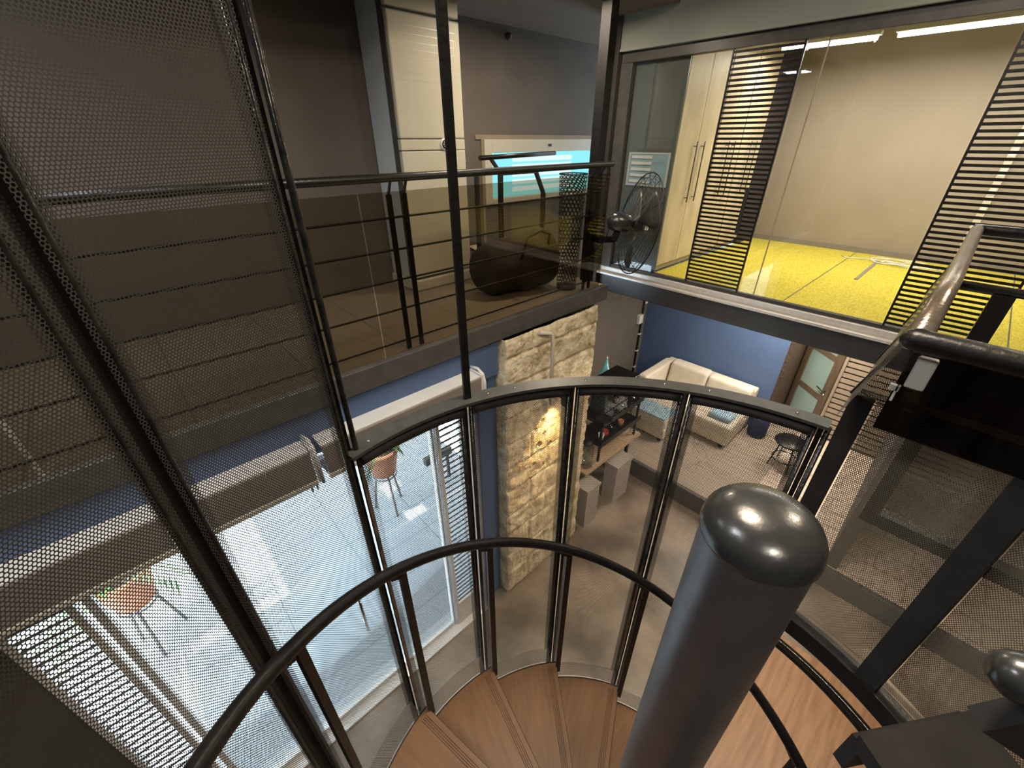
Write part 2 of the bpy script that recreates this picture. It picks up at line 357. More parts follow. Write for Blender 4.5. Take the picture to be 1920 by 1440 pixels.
struct(MB().box(3.90, 4.16, -4, 2.78, 3.2, 3.225).box(3.955, 4.02, -4, 2.78, 3.225, 3.275).build('trim_4', 'alu', None, 0.004), 'brushed metal sill under the glass front of the yellow room')
SBOX('floor_yellow', 'yellow', 4.02, 6.66, -4, 2.15, 3.2, 3.3, label='bright yellow carpet of the glazed room')
SBOX('wall_yellow_back', 'wallyellow', 6.65, 6.75, -4, 2.75, 3.2, 5.6, label='beige back wall of the room with the yellow carpet')
SBOX('baseboard_back', 'taupe', 6.63, 6.65, -4, 2.14, 3.3, 3.36, label='grey skirting along the back wall of the yellow room')
SBOX('ceiling_yellow', 'ceiling', 4.0, 6.75, -4, 2.78, 5.5, 5.6, label='ceiling of the yellow room')
SBOX('wall_dark_doorway', 'purple', 6.06, 6.65, 2.14, 2.2, 3.3, 5.5, label='dark sheet for the unlit doorway right of the wardrobes')  # darkness inside the doorway put in as a dark-coloured sheet
SBOX('wall_above_glass', 'blind', 4.03, 4.1, -4, 2.80, 5.17, 6.15, label='wall above the glass front')
# carpet seams and skirting
s = MB()
s.bar((4.06, 0.925, 3.3005), (6.63, 0.922, 3.3005), 0.008, 0.002)
s.bar((4.06, -0.42, 3.3005), (6.63, -0.42, 3.3005), 0.008, 0.002)
struct(s.build('floor_seam', 'frame'), 'dark joints between lengths of yellow carpet')

# ------------------------------------------------------------------ unseen roof added to shape sun and shade on the terrace
t = empty('shade_blocker', (4.0, 6.0, 0), 'added out-of-view roof that shades the terrace outside the glass doors', 'shade_blocker')
MB().box(-0.80, 7.0, 4.75, 12, 3.62, 3.7).box(-0.80, 0.75, 3.86, 4.75, 3.62, 3.7).box(1.05, 7.0, 3.86, 4.75, 3.62, 3.7).build('shade_sheet', 'taupe', t)
for y in (4.0, 11.8): BOX('post', 'frame', 6.9, 7.0, y, y + 0.1, 0, 3.62, t)

# ------------------------------------------------------------------ spiral staircase
CX, CY = 0.448, 0.045
def P(ang, r, z=0): return Vector((CX + r * math.cos(R(ang)), CY + r * math.sin(R(ang)), z))
STEP = 24.53; RISE = 0.165
A0 = 77.4; Z0 = 2.262     # lower-angle edge and top height of tread number 0
stair = empty('spiral_staircase', (CX, CY, 0), 'black spiral staircase with brown wooden treads around a thick charcoal centre pole', 'staircase')
MB().lathe([(0.0645, 0.0), (0.0645, 4.092)], (CX, CY, 0), 64).build('center_pole', 'pole', stair)
prof = [(0.0655, 4.084), (0.0675, 4.088), (0.0672, 4.094)]
for k in range(1, 13):
    a = R(90 * k / 12); prof.append((0.0672 * math.cos(a) ** 0.85 if k < 12 else 0, 4.094 + 0.045 * math.sin(a)))
MB().lathe(prof, (CX, CY, 0), 64).build('pole_cap', 'cap', stair)
def tread(k):
    lo = A0 - STEP * k - 1.2; hi = lo + STEP + 3.4; z = Z0 - RISE * k
    n = 9; pts = [P(lo, 0.066), ]
    outer = [P(lo + (hi - lo) * i / n, 0.822) for i in range(n + 1)]
    inner = [P(hi - (hi - lo) * i / 3, 0.066) for i in range(4)]
    poly = [(p.x, p.y) for p in outer + inner]
    d = Vector((math.cos(R(lo)), math.sin(R(lo)))); q = Vector((-d.y, d.x)); o = k * 1.37
    uvf = lambda c: ((c.x - CX) * q.x + (c.y - CY) * q.y + o, (c.x - CX) * d.x + (c.y - CY) * d.y + o)
    tr = MB(True).prism(poly, z - 0.032, z, uvf).build('tread', 'wood', stair)
    # steel pan under the board with an upstand round its outer edge
    m = MB().prism(poly, z - 0.05, z - 0.0325)
    for a, b in zip(outer, outer[1:]):
        m.bar((a.x, a.y, z - 0.022), (b.x, b.y, z - 0.022), 0.005, 0.05)
    a, b = P(lo, 0.07), P(lo, 0.824)
    m.bar((a.x, a.y, z - 0.025), (b.x, b.y, z - 0.025), 0.005, 0.046)
    m.build('tread_pan', 'blackmatte', tr)
    g = MB()
    for w_ in (0.022, 0.030, 0.038, 0.046):
        dx = Vector((-math.sin(R(lo)), math.cos(R(lo)), 0)) * w_
        a = P(lo, 0.17) + dx; b = P(lo, 0.80) + dx
        g.bar((a.x, a.y, z + 0.0003), (b.x, b.y, z + 0.0003), 0.0022, 0.001)
    g.build('grip_groove', 'jamb', tr)
for k in range(-6, 13): tread(k)
# handrail helix, ties to the balusters
def railz(ang): return 3.205 + (ang - 77.2) / STEP * RISE
pts = [P(a, 0.80, railz(a)) for a in [232 - 3 * i for i in range(int((232 + 190) / 3))]]
MB().tube(pts, 0.0185, 14).build('handrail', 'black', stair)
for k in range(-5, 11):
    a = 75.6 - STEP * k
    zt = Z0 - RISE * k; 
    b = MB(); p0 = P(a, 0.803, zt - 0.05); p1 = P(a, 0.803, railz(a) - 0.012)
    rad = Vector((math.cos(R(a)), math.sin(R(a)), 0))
    b.bar(p0, p1, 0.024, 0.013, rad)
    b.bar(P(a, 0.805, railz(a) - 0.045), P(a + 2.6, 0.805, railz(a) - 0.018), 0.008, 0.012)
    b.build('baluster', 'black', stair)

# ------------------------------------------------------------------ mesh cage round the stair
RC = 0.88
cage = empty('mesh_cage', (CX, CY, 2.0), 'curved black net screen on dark steel posts wrapped around the spiral staircase', 'screen')
posts = [101.7 - STEP * k for k in range(-4, 5)]      # 199.8 ... 3.6
def arc_panel(a0, a1, z0, z1, mat, r=RC, name='net_panel', parent=cage, roff=0):
    m = MB(True); n = max(2, int(abs(a1 - a0) / 2.5))
    m.grid(lambda u, v: P(a0 + (a1 - a0) * u, r + roff, z0 + (z1 - z0) * v), n, 1, True,
           lambda u, v: (R(a0 + (a1 - a0) * u) * r, z0 + (z1 - z0) * v))
    return m.build(name, mat, parent)
for i, (a1, a0) in enumerate(zip(posts, posts[1:])):
    k = i - 4                 # tread number under this panel (posts[4] = 101.7 -> k=0)
    zt = Z0 - RISE * (k)
    low = a1 < 102
    ztop = 3.782 if low else 6.08
    pn = arc_panel(a0 + 1.2, a1 - 1.2, zt + 0.03, ztop, 'net')
    # rolled hem under the ring and folded hem along the treads
    if low:
        m = MB(); m.tube([P(a0 + 1.2 + (a1 - a0 - 2.4) * j / 10, RC - 0.006, 3.758) for j in range(11)], 0.016, 8); m.build('rolled_hem', 'blackmatte', pn)
    m = MB(True)
    m.grid(lambda u, v: P(a0 + 1.2 + (a1 - a0 - 2.4) * u, 0.828 + 0.05 * v, zt + 0.004 + 0.035 * v), 8, 1, True, lambda u, v: (u * 0.35, v * 0.06))
    m.build('folded_hem', 'netgrey', pn)
    # cloth turned back over itself beside each post
    for aa, bb in ((a0 + 0.6, a0 + 2.6), (a1 - 2.6, a1 - 0.6)):
        arc_panel(aa, bb, zt + 0.03, ztop, 'net', RC, 'side_hem', pn, -0.004)
for i, a in enumerate(posts):
    k = i - 4
    zb = Z0 - RISE * k - 0.06
    top = 6.09 if a > 100 else 3.784
    m = MB(); rad = Vector((math.cos(R(a)), math.sin(R(a)), 0))
    wide = a > 110
    for s_, rr in ((-1, 0.0), (1, 0.0)):
        off = 1.05 if not wide else 1.5
        p = P(a + s_ * off, RC + 0.002, 0)
        m.tube([(p.x, p.y, zb), (p.x, p.y, top)], 0.0075, 8)
    m.build('panel_tube', 'bar', cage)
    m = MB(); p = P(a, RC + 0.014, 0)
    m.bar((p.x, p.y, zb), (p.x, p.y, top), 0.014 if not wide else 0.045, 0.006, rad)
    m.build('flat_post', 'bar' if not wide else 'blackmatte', cage)
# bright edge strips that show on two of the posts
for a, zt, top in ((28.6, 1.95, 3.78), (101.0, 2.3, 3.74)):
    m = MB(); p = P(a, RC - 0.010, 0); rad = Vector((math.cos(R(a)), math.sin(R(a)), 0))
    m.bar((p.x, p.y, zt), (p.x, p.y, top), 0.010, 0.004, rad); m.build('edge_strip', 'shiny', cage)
# ring band
m = MB(); n = 40; r0, r1 = 0.856, 0.912
ang = [102.5 - (102.5 - 2.6) * i / n for i in range(n + 1)]
poly = [P(a, r1) for a in ang] + [P(a, r0) for a in ang[::-1]]
m.prism([(p.x, p.y) for p in poly], 3.784, 3.794); ring = m.build('ring_band', 'ring', cage)
for a in (98, 72, 66, 50, 33, 24, 8): MB().lathe([(0, 3.797), (0.0035, 3.797), (0.005, 3.794)], P(a, 0.885), 8).build('rivet', 'shiny', ring)
# tall slim bar from ring to ceiling
m = MB(); p = P(76.6, 0.888, 0); rad = Vector((math.cos(R(76.6)), math.sin(R(76.6)), 0))
m.bar((p.x, p.y, 3.79), (p.x, p.y, 6.09), 0.022, 0.012, rad); m.build('tall_bar', 'black', cage)

# ------------------------------------------------------------------ landing railing (right)
lr = empty('landing_railing', (1.3, -0.2, 3.0), 'black tubular landing railing with net infill and dark acrylic sheet at the stair head', 'railing')
def arcnet(a0, a1, z0, z1, mat, r, name, parent): return arc_panel(a0, a1, z0, z1, mat, r, name, parent)
m = MB(); m.tube([(1.10, 0.002, 4.160), (1.6, -0.001, 4.172), (2.62, 0.006, 4.178)], 0.0205, 16); m.build('long_tube', 'bronze', lr)
m = MB(); m.tube([(1.10, 0.030, 4.156), (1.10, 0.027, 4.156), (1.10, 0.018, 4.156), (1.10, 0.004, 4.156), (1.10, -0.3, 4.156), (1.10, -1.2, 4.156)], [0.003, 0.012, 0.019, 0.0225, 0.0225, 0.0225], 18); m.build('cross_tube', 'black', lr)
m = MB(); m.tube([(2.62, 0.02, 4.178), (2.62, -1.2, 4.178)], 0.021, 12); m.build('cross_tube', 'black', lr)
m = MB(); m.tube([(1.93, 0.0, 4.1), (1.93, -1.2, 4.1)], 0.014, 12); m.build('cross_tube', 'black', lr)
m = MB(); m.bar((1.93, -0.127, 4.09), (1.93, -0.127, 3.18), 0.05, 0.03, (1, 0, 0)); m.build('far_post', 'black', lr)
BOX('floor_beam', 'black', 1.90, 1.96, -0.89, -0.10, 3.12, 3.18, lr)
# slanted cloth band hung under the long tube, in three overlapping lengths
for x0, x1, d in ((1.16, 1.33, 0.012), (1.33, 1.62, 0.006), (1.62, 2.05, 0.0), (2.05, 2.6, -0.004)):
    m = MB(True)
    m.grid(lambda u, v: Vector((x0 + (x1 - x0) * u, 0.005 + (0.055 + d) * v, 4.165 - 0.26 * v)), 2, 3, True, lambda u, v: (u * (x1 - x0), v * 0.27))
    m.build('cloth_band', 'netgrey', lr)
    m = MB(); m.bar((x1, 0.0, 4.15), (x1, 0.062 + d, 3.905), 0.006, 0.012, (1, 0, 0)); m.build('clamp', 'black', lr)
m = MB(True); q4 = [Vector(p) for p in ((1.332, 0.068, 3.900), (1.332, -0.024, 3.900), (1.125, 0.026, 4.140), (1.125, -0.016, 4.140))]
m.grid(lambda u, v: q4[0].lerp(q4[1], u).lerp(q4[2].lerp(q4[3], u), v) + Vector((-0.012 * math.sin(u * 3.14), 0, 0.004 * math.sin(v * 18))), 4, 12, True, lambda u, v: (u * 0.09, v * 0.32))
m.build('cloth_band', 'netgrey', lr)
# dark post, net panels, hems
gz0, gz1 = 3.075, 3.905
g = arcnet(-20.4, -1.9, gz0, gz1, 'netlit', RC, 'net_panel', lr)
arcnet(-44, -24.2, 3.10, 3.98, 'netlit', RC, 'net_panel', lr)
m = MB(True)
m.grid(lambda u, v: P(1.5 - 24 * u, RC - 0.03 * (1 - v) + 0.0, gz1 + 0.012 + 0.012 * math.sin(v * 3.14) + 0.03 * u), 14, 3, True, lambda u, v: (u * 0.36, v * 0.036))
m.build('top_hem', 'netgrey', g)
m = MB(True)
m.grid(lambda u, v: P(-1.5 - 43 * u, RC - 0.022 * (1 - v), gz0 - 0.004 + 0.03 * u), 24, 1, True, lambda u, v: (u * 0.62, v * 0.03))
m.build('bottom_hem', 'netgrey', g)
m = MB(); a_, b_ = P(1.6, RC), P(-1.7, RC)
m.bar((a_.x - 0.003, (a_.y + b_.y) / 2, 2.5), (a_.x - 0.003, (a_.y + b_.y) / 2, 3.91), 0.05, 0.008, (1, 0, 0)); m.build('post', 'blackmatte', lr)
m = MB(); p = P(-22.2, RC - 0.02); rad = Vector((math.cos(R(-22.2)), math.sin(R(-22.2)), 0))
m.bar((p.x, p.y, 3.02), (p.x, p.y, 4.15), 0.058, 0.03, rad); m.build('post', 'blackmatte', lr)
# curb plates below the net
m = MB(); n = 16
for r0, r1, z0, z1 in ((0.835, 0.885, 2.985, 3.055), (0.80, 0.83, 2.925, 2.945)):
    ang = [-3 - 44 * i / n for i in range(n + 1)]
    poly = [P(a, r1) for a in ang] + [P(a, r0) for a in ang[::-1]]
    m.prism([(q.x, q.y) for q in poly], z0, z1)
m.build('curb_plate', 'black', lr)
m = MB(); ang = [-3 - 44 * i / n for i in range(n + 1)]
m.tube([P(a, 0.81, 2.955) for a in ang], 0.002, 6); m.build('edge_strip', 'shiny', lr)
# acrylic sheet and its clips
m = MB(); m.box(1.19, 1.196, -0.9, 0.0, 3.90, 4.128); m.build('acrylic_sheet', 'smoke', lr)
for y, z in ((-0.022, 4.075),):
    c = MB(); c.box(1.112, 1.130, y - 0.022, y + 0.010, z - 0.025, z + 0.045); c.build('plastic_clip', 'plastic', lr, 0.004)
c = MB(); c.box(1.150, 1.160, -0.01, 0.008, 4.020, 4.034).box(1.150, 1.160, -0.008, -0.003, 3.995, 4.034); c.build('plastic_clip', 'plastic', lr, 0.001)
# landing platform
land = empty('landing_platform', (1.0, -0.6, 3.0), 'black steel landing platform in the lower right corner', 'landing')
m = MB(); ang = [-34 - (124) * i / 20 for i in range(21)]
poly = [P(a, 0.83) for a in ang] + [P(a, 0.52 if a > -75 else 0.42 if a > -100 else 0.12) for a in ang[::-1]]
m.prism([(q.x, q.y) for q in poly], 3.25, 3.30); m.build('deck', 'blackmatte', land)
m = MB(); m.bar(P(-34.5, 0.52, 3.22), P(-34.5, 0.82, 3.22), 0.03, 0.12); m.build('edge_beam', 'blackmatte', land)
m = MB(); m.box(0.40, 3.85, -3.95, -0.9, 3.18, 3.3); m.build('walkway', 'blackmatte', land)
# capped guard tube next to the camera
gt = empty('guard_tube', (0.42, -0.16, 3.3), 'black capped guard tube in the lower right foreground', 'tube')
ax = Vector((0.10, -0.33, 0.03)).normalized(); p0 = Vector((0.418, -0.141, 4.115))
pts = [p0 + ax * t for t in (0, 0.004, 0.012, 0.022, 0.05, 0.6)]
MB().tube(pts, [0.006, 0.014, 0.019, 0.021, 0.0213, 0.0213], 20).build('tube', 'cap', gt)
m = MB(); q0 = p0 + ax * 0.13; m.bar(q0 + Vector((0, 0, -0.01)), (q0.x, q0.y, 3.30), 0.05, 0.012, (1, 0, 0)); m.build('upright', 'blackmatte', gt)
m = MB(); q1 = p0 + ax * 0.02; m.bar(q1 + Vector((0.01, -0.02, -0.03)), q1 + Vector((0.16, -0.24, -0.20)), 0.02, 0.09); m.build('gusset', 'blackmatte', gt)

# ------------------------------------------------------------------ balcony railing
br = empty('balcony_railing', (0.8, 2.25, 3.3), 'black gallery railing with brown tinted glass, thin rods and a round handrail', 'railing')
MB().tube([(-1.58, 2.2, 4.328), (3.16, 2.2, 4.328)], 0.021, 14).build('handrail', 'black', br)
for i, (x0, x1) in enumerate(((-1.55, -0.55), (-0.53, 1.015), (1.025, 3.235))):
    BOX('glass_panel', 'tint', x0, x1, 2.262, 2.270, 3.235, 4.255, br)
for z in (4.12, 3.945, 3.768, 3.587, 3.375):
    MB().tube([(-1.58, 2.285, z), (3.1, 2.285, z)], 0.0065, 8).build('rod', 'blackmatte', br)
for x in (-1.0, -0.93, 1.205, 1.30, 3.02, 3.10):
    m = MB(); m.bar((x, 2.285, 3.31), (x, 2.285, 4.24), 0.012, 0.03, (1, 0, 0)); m.build('baluster', 'black', br)
    m = MB(); m.bar((x, 2.285, 4.235), (x - 0.02, 2.205, 4.318), 0.01, 0.016); m.build('bracket', 'black', br)
BOX('bottom_channel', 'frame', -1.58, 3.24, 2.252, 2.285, 3.215, 3.24, br)

# second railing behind, round the gallery stair opening
r2 = empty('rear_railing', (2.4, 3.1, 3.3), 'dark flat-bar railing standing behind the tinted balcony glass', 'railing')
for x, y in ((2.60, 3.25), (2.62, 2.95)):
    m = MB(); m.bar((x, y, 3.3), (x, y, 4.26), 0.05, 0.02, (1, 0, 0)); m.build('upright', 'blackmatte', r2)
m = MB(); m.bar((2.62, 2.95, 4.25), (3.05, 2.95, 4.25), 0.04, 0.03).bar((3.05, 2.95, 4.25), (3.16, 2.95, 4.06), 0.04, 0.02).bar((2.62, 2.95, 4.25), (2.52, 2.95, 4.36), 0.03, 0.02); m.build('top_bar', 'blackmatte', r2)
m = MB(); m.bar((3.16, 2.95, 4.06), (3.16, 2.95, 3.3), 0.05, 0.02, (1, 0, 0)); m.build('upright', 'blackmatte', r2)
m = MB(); m.tube([(2.4, 2.95, 4.37), (3.3, 2.95, 4.39)], 0.018, 10); m.build('handrail', 'black', r2)

# ------------------------------------------------------------------ gallery objects
ac = empty('air_conditioner', (2.2, 3.5, 3.3), 'tall cream floor-standing air conditioner against the gallery wall', 'air conditioner')
BOX('body', 'acside', 1.90, 2.50, 3.38, 3.72, 3.40, 5.40, ac, 0.01)
BOX('side_groove', 'frame', 1.895, 1.95, 3.335, 3.40, 3.40, 5.40, ac)
m = MB(); m.box(1.90, 2.52, 3.29, 3.335, 3.42, 4.42); m.build('lower_front', 'cream', ac, 0.008)
m = MB(); m.box(1.90, 2.52, 3.29, 3.335, 4.425, 4.50); m.build('control_band', 'cream', ac, 0.006)
m = MB(); m.box(1.90, 2.52, 3.29, 3.335, 4.505, 5.27); m.build('upper_front', 'cream', ac, 0.012)
m = MB(); m.box(1.90, 2.52, 3.295, 3.335, 5.285, 5.40); m.build('top_front', 'cream', ac, 0.008)
m = MB()
for i in range(8): m.bar((1.96, 3.2895, 4.88 + i * 0.045), (2.47, 3.2895, 4.88 + i * 0.045), 0.0012, 0.0025)
m.build('vent_line', 'alu', ac)
BOX('base', 'cream', 1.88, 2.54, 3.28, 3.72, 3.3, 3.40, ac, 0.015)
ym = Matrix.Rotation(R(90), 3, 'X')
d = MB().lathe([(0, 0.012), (0.040, 0.012), (0.046, 0.006), (0.047, 0)], (2.31, 3.29, 4.465), 28, ym).build('control_dial', 'white', ac)
MB().lathe([(0, 0.015), (0.033, 0.015), (0.034, 0.012)], (2.31, 3.29, 4.465), 24, ym).build('dial_face', 'blackmatte', d)
m = MB()
for i in range(6):
    a = i * 1.05; m.lathe([(0, 0.0175), (0.005, 0.0165), (0.006, 0.0150)], (2.31 + 0.018 * math.cos(a), 3.29, 4.465 + 0.018 * math.sin(a)), 8, ym)
m.build('dial_mark', 'white', d)

# window_1
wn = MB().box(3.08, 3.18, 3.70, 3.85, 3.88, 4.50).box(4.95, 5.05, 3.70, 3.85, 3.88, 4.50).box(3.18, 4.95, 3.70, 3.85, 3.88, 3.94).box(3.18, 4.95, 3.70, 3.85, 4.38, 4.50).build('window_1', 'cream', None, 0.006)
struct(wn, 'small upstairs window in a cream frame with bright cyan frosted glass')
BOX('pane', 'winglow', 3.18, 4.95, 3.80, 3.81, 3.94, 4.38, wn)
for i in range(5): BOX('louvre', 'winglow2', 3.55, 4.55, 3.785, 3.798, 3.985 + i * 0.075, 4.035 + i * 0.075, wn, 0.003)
BOX('latch', 'blackmatte', 4.02, 4.07, 3.69, 3.70, 4.43, 4.455, wn, 0.003)
struct(BOX('trim_5', 'wallwarm', 2.98, 5.1, 3.715, 3.73, 4.50, 4.54), 'rough plaster edge above the small window')
struct(BOX('trim_6', 'wallwarm', 3.05, 3.08, 3.715, 3.73, 3.3, 4.50), 'rough plaster edge beside the small window')
cm = empty('wall_camera', (3.42, 3.70, 5.34), 'tiny black camera high on the gallery wall above the window', 'camera')
MB().lathe([(0, 0.05), (0.02, 0.045), (0.028, 0.02), (0.028, 0)], (3.42, 3.725, 5.34), 14, ym).build('housing', 'blackmatte', cm)
MB().lathe([(0, 0.053), (0.01, 0.052)], (3.42, 3.725, 5.34), 12, ym).build('lens', 'chrome', cm)

# duffel bag
bg = empty('duffel_bag', (2.9, 2.85, 3.3), 'large dark brown duffel bag lying on the gallery floor behind the tinted glass', 'bag')
def bagf(u, v):
    a = 2 * math.pi * v; t_ = u * 2 - 1; k = (1 - abs(t_) ** 8) ** 0.5 if abs(t_) < 1 else 0
    x = t_ * 0.37; ry = 0.19 * k; rz = 0.22 * k * (1 + 0.25 * u)
    nz = noise.noise(Vector((u * 4, math.cos(a) * 1.2, math.sin(a) * 1.2))) * 0.03 * k
    return Vector((2.58 + x, 2.72 + (ry + nz) * math.cos(a) - 0.1 * t_, 3.52 + (rz + nz) * math.sin(a) + 0.05 * u))
MB().grid(bagf, 24, 28).build('bag_body', 'bag', bg)
m = MB(); m.tube([(2.5, 2.56, 3.62), (2.53, 2.52, 3.80), (2.66, 2.50, 3.84), (2.78, 2.50, 3.80), (2.8, 2.55, 3.62)], 0.012, 8); m.build('carry_strap', 'blackmatte', bg)
# perforated bin
bn = empty('perforated_bin', (3.00, 2.42, 3.3), 'dark perforated metal bin beside the steel column, light showing through its round holes', 'bin')
MT['perf'] = net('perforated_dark_metal', (0.03, 0.028, 0.024), 0.036, 0.40)
m = MB(True)
m.grid(lambda u, v: Vector((2.97 + (0.09 + 0.025 * v) * math.cos(6.283 * u), 2.44 + (0.09 + 0.025 * v) * math.sin(6.283 * u), 3.31 + 0.94 * v)), 28, 4, True, lambda u, v: (u * 0.72, v * 0.94))
m.build('bin_wall', 'perf', bn)
m = MB(); m.lathe([(0.116, 4.25), (0.12, 4.255), (0.116, 4.26)], (2.97, 2.44, 0), 28); m.lathe([(0, 3.302), (0.09, 3.302), (0.092, 3.32)], (2.97, 2.44, 0), 28); m.build('rim', 'blackmatte', bn)
# folded papers on the gallery floor
m = MB(); m.grid(lambda u, v: Vector((2.72 + 0.42 * u, 3.35 + 0.28 * v, 3.525 + 0.012 * math.sin(u * 7) * v + 0.008 * math.cos(v * 9))), 14, 8)
tag(m.build('folded_paper', 'paper', None, 0, 0.006), 'crumpled off-white paper sheets on the low box below the small window', 'paper')
tag(BOX('low_box', 'taupe', 2.72, 3.20, 3.36, 3.68, 3.3, 3.50, None, 0.008), 'low taupe box standing below the small upstairs window', 'box')

# ------------------------------------------------------------------ wall fan
fan = empty('wall_fan', (3.15, 2.3, 3.88), 'large black wall fan with round wire guard beside the steel column', 'fan')
fc = Vector((3.30, 1.98, 3.875)); fd = Vector((0.80, -0.58, -0.17)).normalized()
fq = fd.to_track_quat('Z', 'Y').to_matrix()
def FP(x, y, z): return fc + fq @ Vector((x, y, z))
RF = 0.40
def gprof(t): return RF * t, 0.085 * (1 - t ** 3.2) # radius, bulge
m = MB()
for k in range(24):
    a = 2 * math.pi * k / 24
    for sg in (1, -1):
        m.tube([FP(math.cos(a + 0.35 * t * sg) * gprof(t)[0], math.sin(a + 0.35 * t * sg) * gprof(t)[0], sg * gprof(t)[1]) for t in (0.16, 0.4, 0.65, 0.85, 1.0)], 0.0022, 4)
m.build('guard_spoke', 'black', fan)
m = MB()
for q in [0.2 + 0.0533 * i for i in range(16)]:
    rr, bb = gprof(min(q, 1.0))
    for sg in (1, -1): m.tube([FP(rr * math.cos(2 * math.pi * i / 48), rr * math.sin(2 * math.pi * i / 48), sg * bb) for i in range(49)], 0.0014, 4, False)
m.tube([FP(RF * math.cos(2 * math.pi * i / 48), RF * math.sin(2 * math.pi * i / 48), 0) for i in range(49)], 0.005, 6, False)
m.build('guard_ring', 'black', fan)
MB().lathe([(0, 0.092), (0.03, 0.091), (0.035, 0.085)], fc, 20, fq).build('guard_badge', 'alu', fan)
m = MB()
for k in range(3):
    a0 = 2 * math.pi * k / 3 + 0.5
    m.grid(lambda u, v: FP((0.04 + 0.31 * u) * math.cos(a0 + (v - 0.5) * (0.55 + 0.45 * math.sin(u * 2.6))), (0.04 + 0.31 * u) * math.sin(a0 + (v - 0.5) * (0.55 + 0.45 * math.sin(u * 2.6))), (v - 0.5) * 0.055), 8, 6)
m.build('blade', 'frame', fan, 0, 0.002)
MB().lathe([(0, 0.03), (0.04, 0.03), (0.045, 0.0), (0.03, -0.04)], fc, 20, fq).build('hub', 'blackmatte', fan)
MB().lathe([(0.02, -0.06), (0.055, -0.075), (0.075, -0.10), (0.078, -0.20), (0.066, -0.245), (0.03, -0.265), (0, -0.268)], fc, 24, fq).build('motor', 'cap', fan)
m = MB(); e1 = FP(0, 0, -0.17)
m.bar(e1 + Vector((0, 0, -0.06)), e1 + Vector((-0.02, 0.02, -0.15)), 0.03, 0.05).bar(e1 + Vector((-0.02, 0.02, -0.14)), (3.19, 2.41, e1.z - 0.20), 0.035, 0.05); m.build('bracket', 'black', fan)
m = MB(); m.tube([e1 + Vector((-0.05, 0.05, -0.02)), e1 + Vector((-0.08, 0.06, -0.14)), (3.2, 2.415, 3.5), (3.2, 2.415, 3.32)], 0.005, 6); m.build('power_cord', 'black', fan)

# ------------------------------------------------------------------ glass front of the yellow room
gf = empty('glass_partition', (4.0, 0.5, 3.22), 'full-height clear glass partition in a dark frame in front of the yellow room', 'glass partition')
BOX('top_frame', 'frame', 3.965, 4.035, -4, 2.78, 5.09, 5.17, gf, 0.004)
BOX('bottom_frame', 'beam', 3.985, 4.035, -4, 2.70, 3.27, 3.305, gf, 0.003)
BOX('side_frame', 'frame', 3.96, 4.03, 2.66, 2.78, 3.225, 5.09, gf, 0.004)
BOX('side_frame', 'beam', 3.90, 4.03, 2.78, 2.90, 3.0, 5.8, gf, 0.004)
for y0, y1 in ((1.795, 2.66), (0.90, 1.275), (0.24, 0.895), (-4.0, -0.32)):
    BOX('glass_pane', 'glass', 3.996, 4.004, y0, y1, 3.305, 5.09, gf)
BOX('pane_joint', 'wallwarm', 3.992, 4.008, 1.150, 1.156, 3.305, 5.09, gf)
def slat_door(y0, y1, n, label, handle):
    dd = empty('sliding_door', (4.0, (y0 + y1) / 2, 3.3), label, 'door', 'slatted glass doors')
    m = MB(); m.box(3.975, 3.99, y0, y0 + 0.014, 3.305, 5.09).box(3.975, 3.99, y1 - 0.014, y1, 3.305, 5.09); m.build('stile', 'black', dd)
    m = MB()
    for i in range(n):
        z = 3.33 + (5.07 - 3.33) * i / (n - 1); m.box(3.978, 3.986, y0 + 0.014, y1 - 0.014, z - 0.0085, z + 0.0085)
    m.build('slat', 'black', dd)
    BOX('glass_pane', 'glass', 3.994, 4.002, y0, y1, 3.305, 5.09, dd)
    if handle:
        h = MB(); h.box(3.94, 3.958, 1.395, 1.425, 3.79, 4.15).box(3.958, 3.98, 1.40, 1.42, 3.83, 3.85).box(3.958, 3.98, 1.40, 1.42, 4.09, 4.11); h.build('handle', 'blackmatte', dd, 0.004)
slat_door(1.285, 1.785, 50, 'black slatted glass door with a long black pull handle, left of the beige wall area', True)
slat_door(-0.31, 0.232, 50, 'black slatted glass door behind the brown railing tube at the right edge', False)
# roller blind
rb = empty('roller_blind', (3.93, 0.0, 5.17), 'grey-green roller blind hanging above the glass partition', 'blind')
BOX('blind_cloth', 'blind', 3.925, 3.935, -3.9, 2.80, 5.185, 6.09, rb)
BOX('bottom_bar', 'blind', 3.915, 3.945, -3.9, 2.81, 5.168, 5.19, rb, 0.004)

# wardrobes
def wardrobe(x, w_, label):
    wd = empty('wardrobe', (x + w_ / 2, 2.4, 3.3), label, 'wardrobe', 'wardrobes in the yellow room')
    BOX('carcass', 'wardrobe', x + 0.002, x + w_ - 0.002, 2.172, 2.70, 3.36, 5.49, wd)
    BOX('plinth', 'wardrobe', x + 0.004, x + w_ - 0.004, 2.19, 2.69, 3.30, 3.36, wd)
    for i in range(2):
        xa = x + i * w_ / 2
        dr = BOX('door', 'wardrobe', xa + 0.003, xa + w_ / 2 - 0.003, 2.15, 2.170, 3.365, 5.485, wd, 0.002)
        hx = x + w_ / 2 + (0.075 if i else -0.075)
        h = MB(); h.tube([(hx, 2.118, 3.95), (hx, 2.118, 4.48)], 0.006, 8).tube([(hx, 2.118, 3.99), (hx, 2.15, 3.99)], 0.004, 6).tube([(hx, 2.118, 4.44), (hx, 2.15, 4.44)], 0.004, 6)
        h.build('handle', 'frame', dr)
wardrobe(4.055, 0.80, 'pale oak wardrobe nearest the fan')
wardrobe(4.865, 0.60, 'pale oak wardrobe in the middle, behind the slatted door')
wardrobe(5.475, 0.58, 'pale oak wardrobe farthest from the fan, next to the dark doorway')
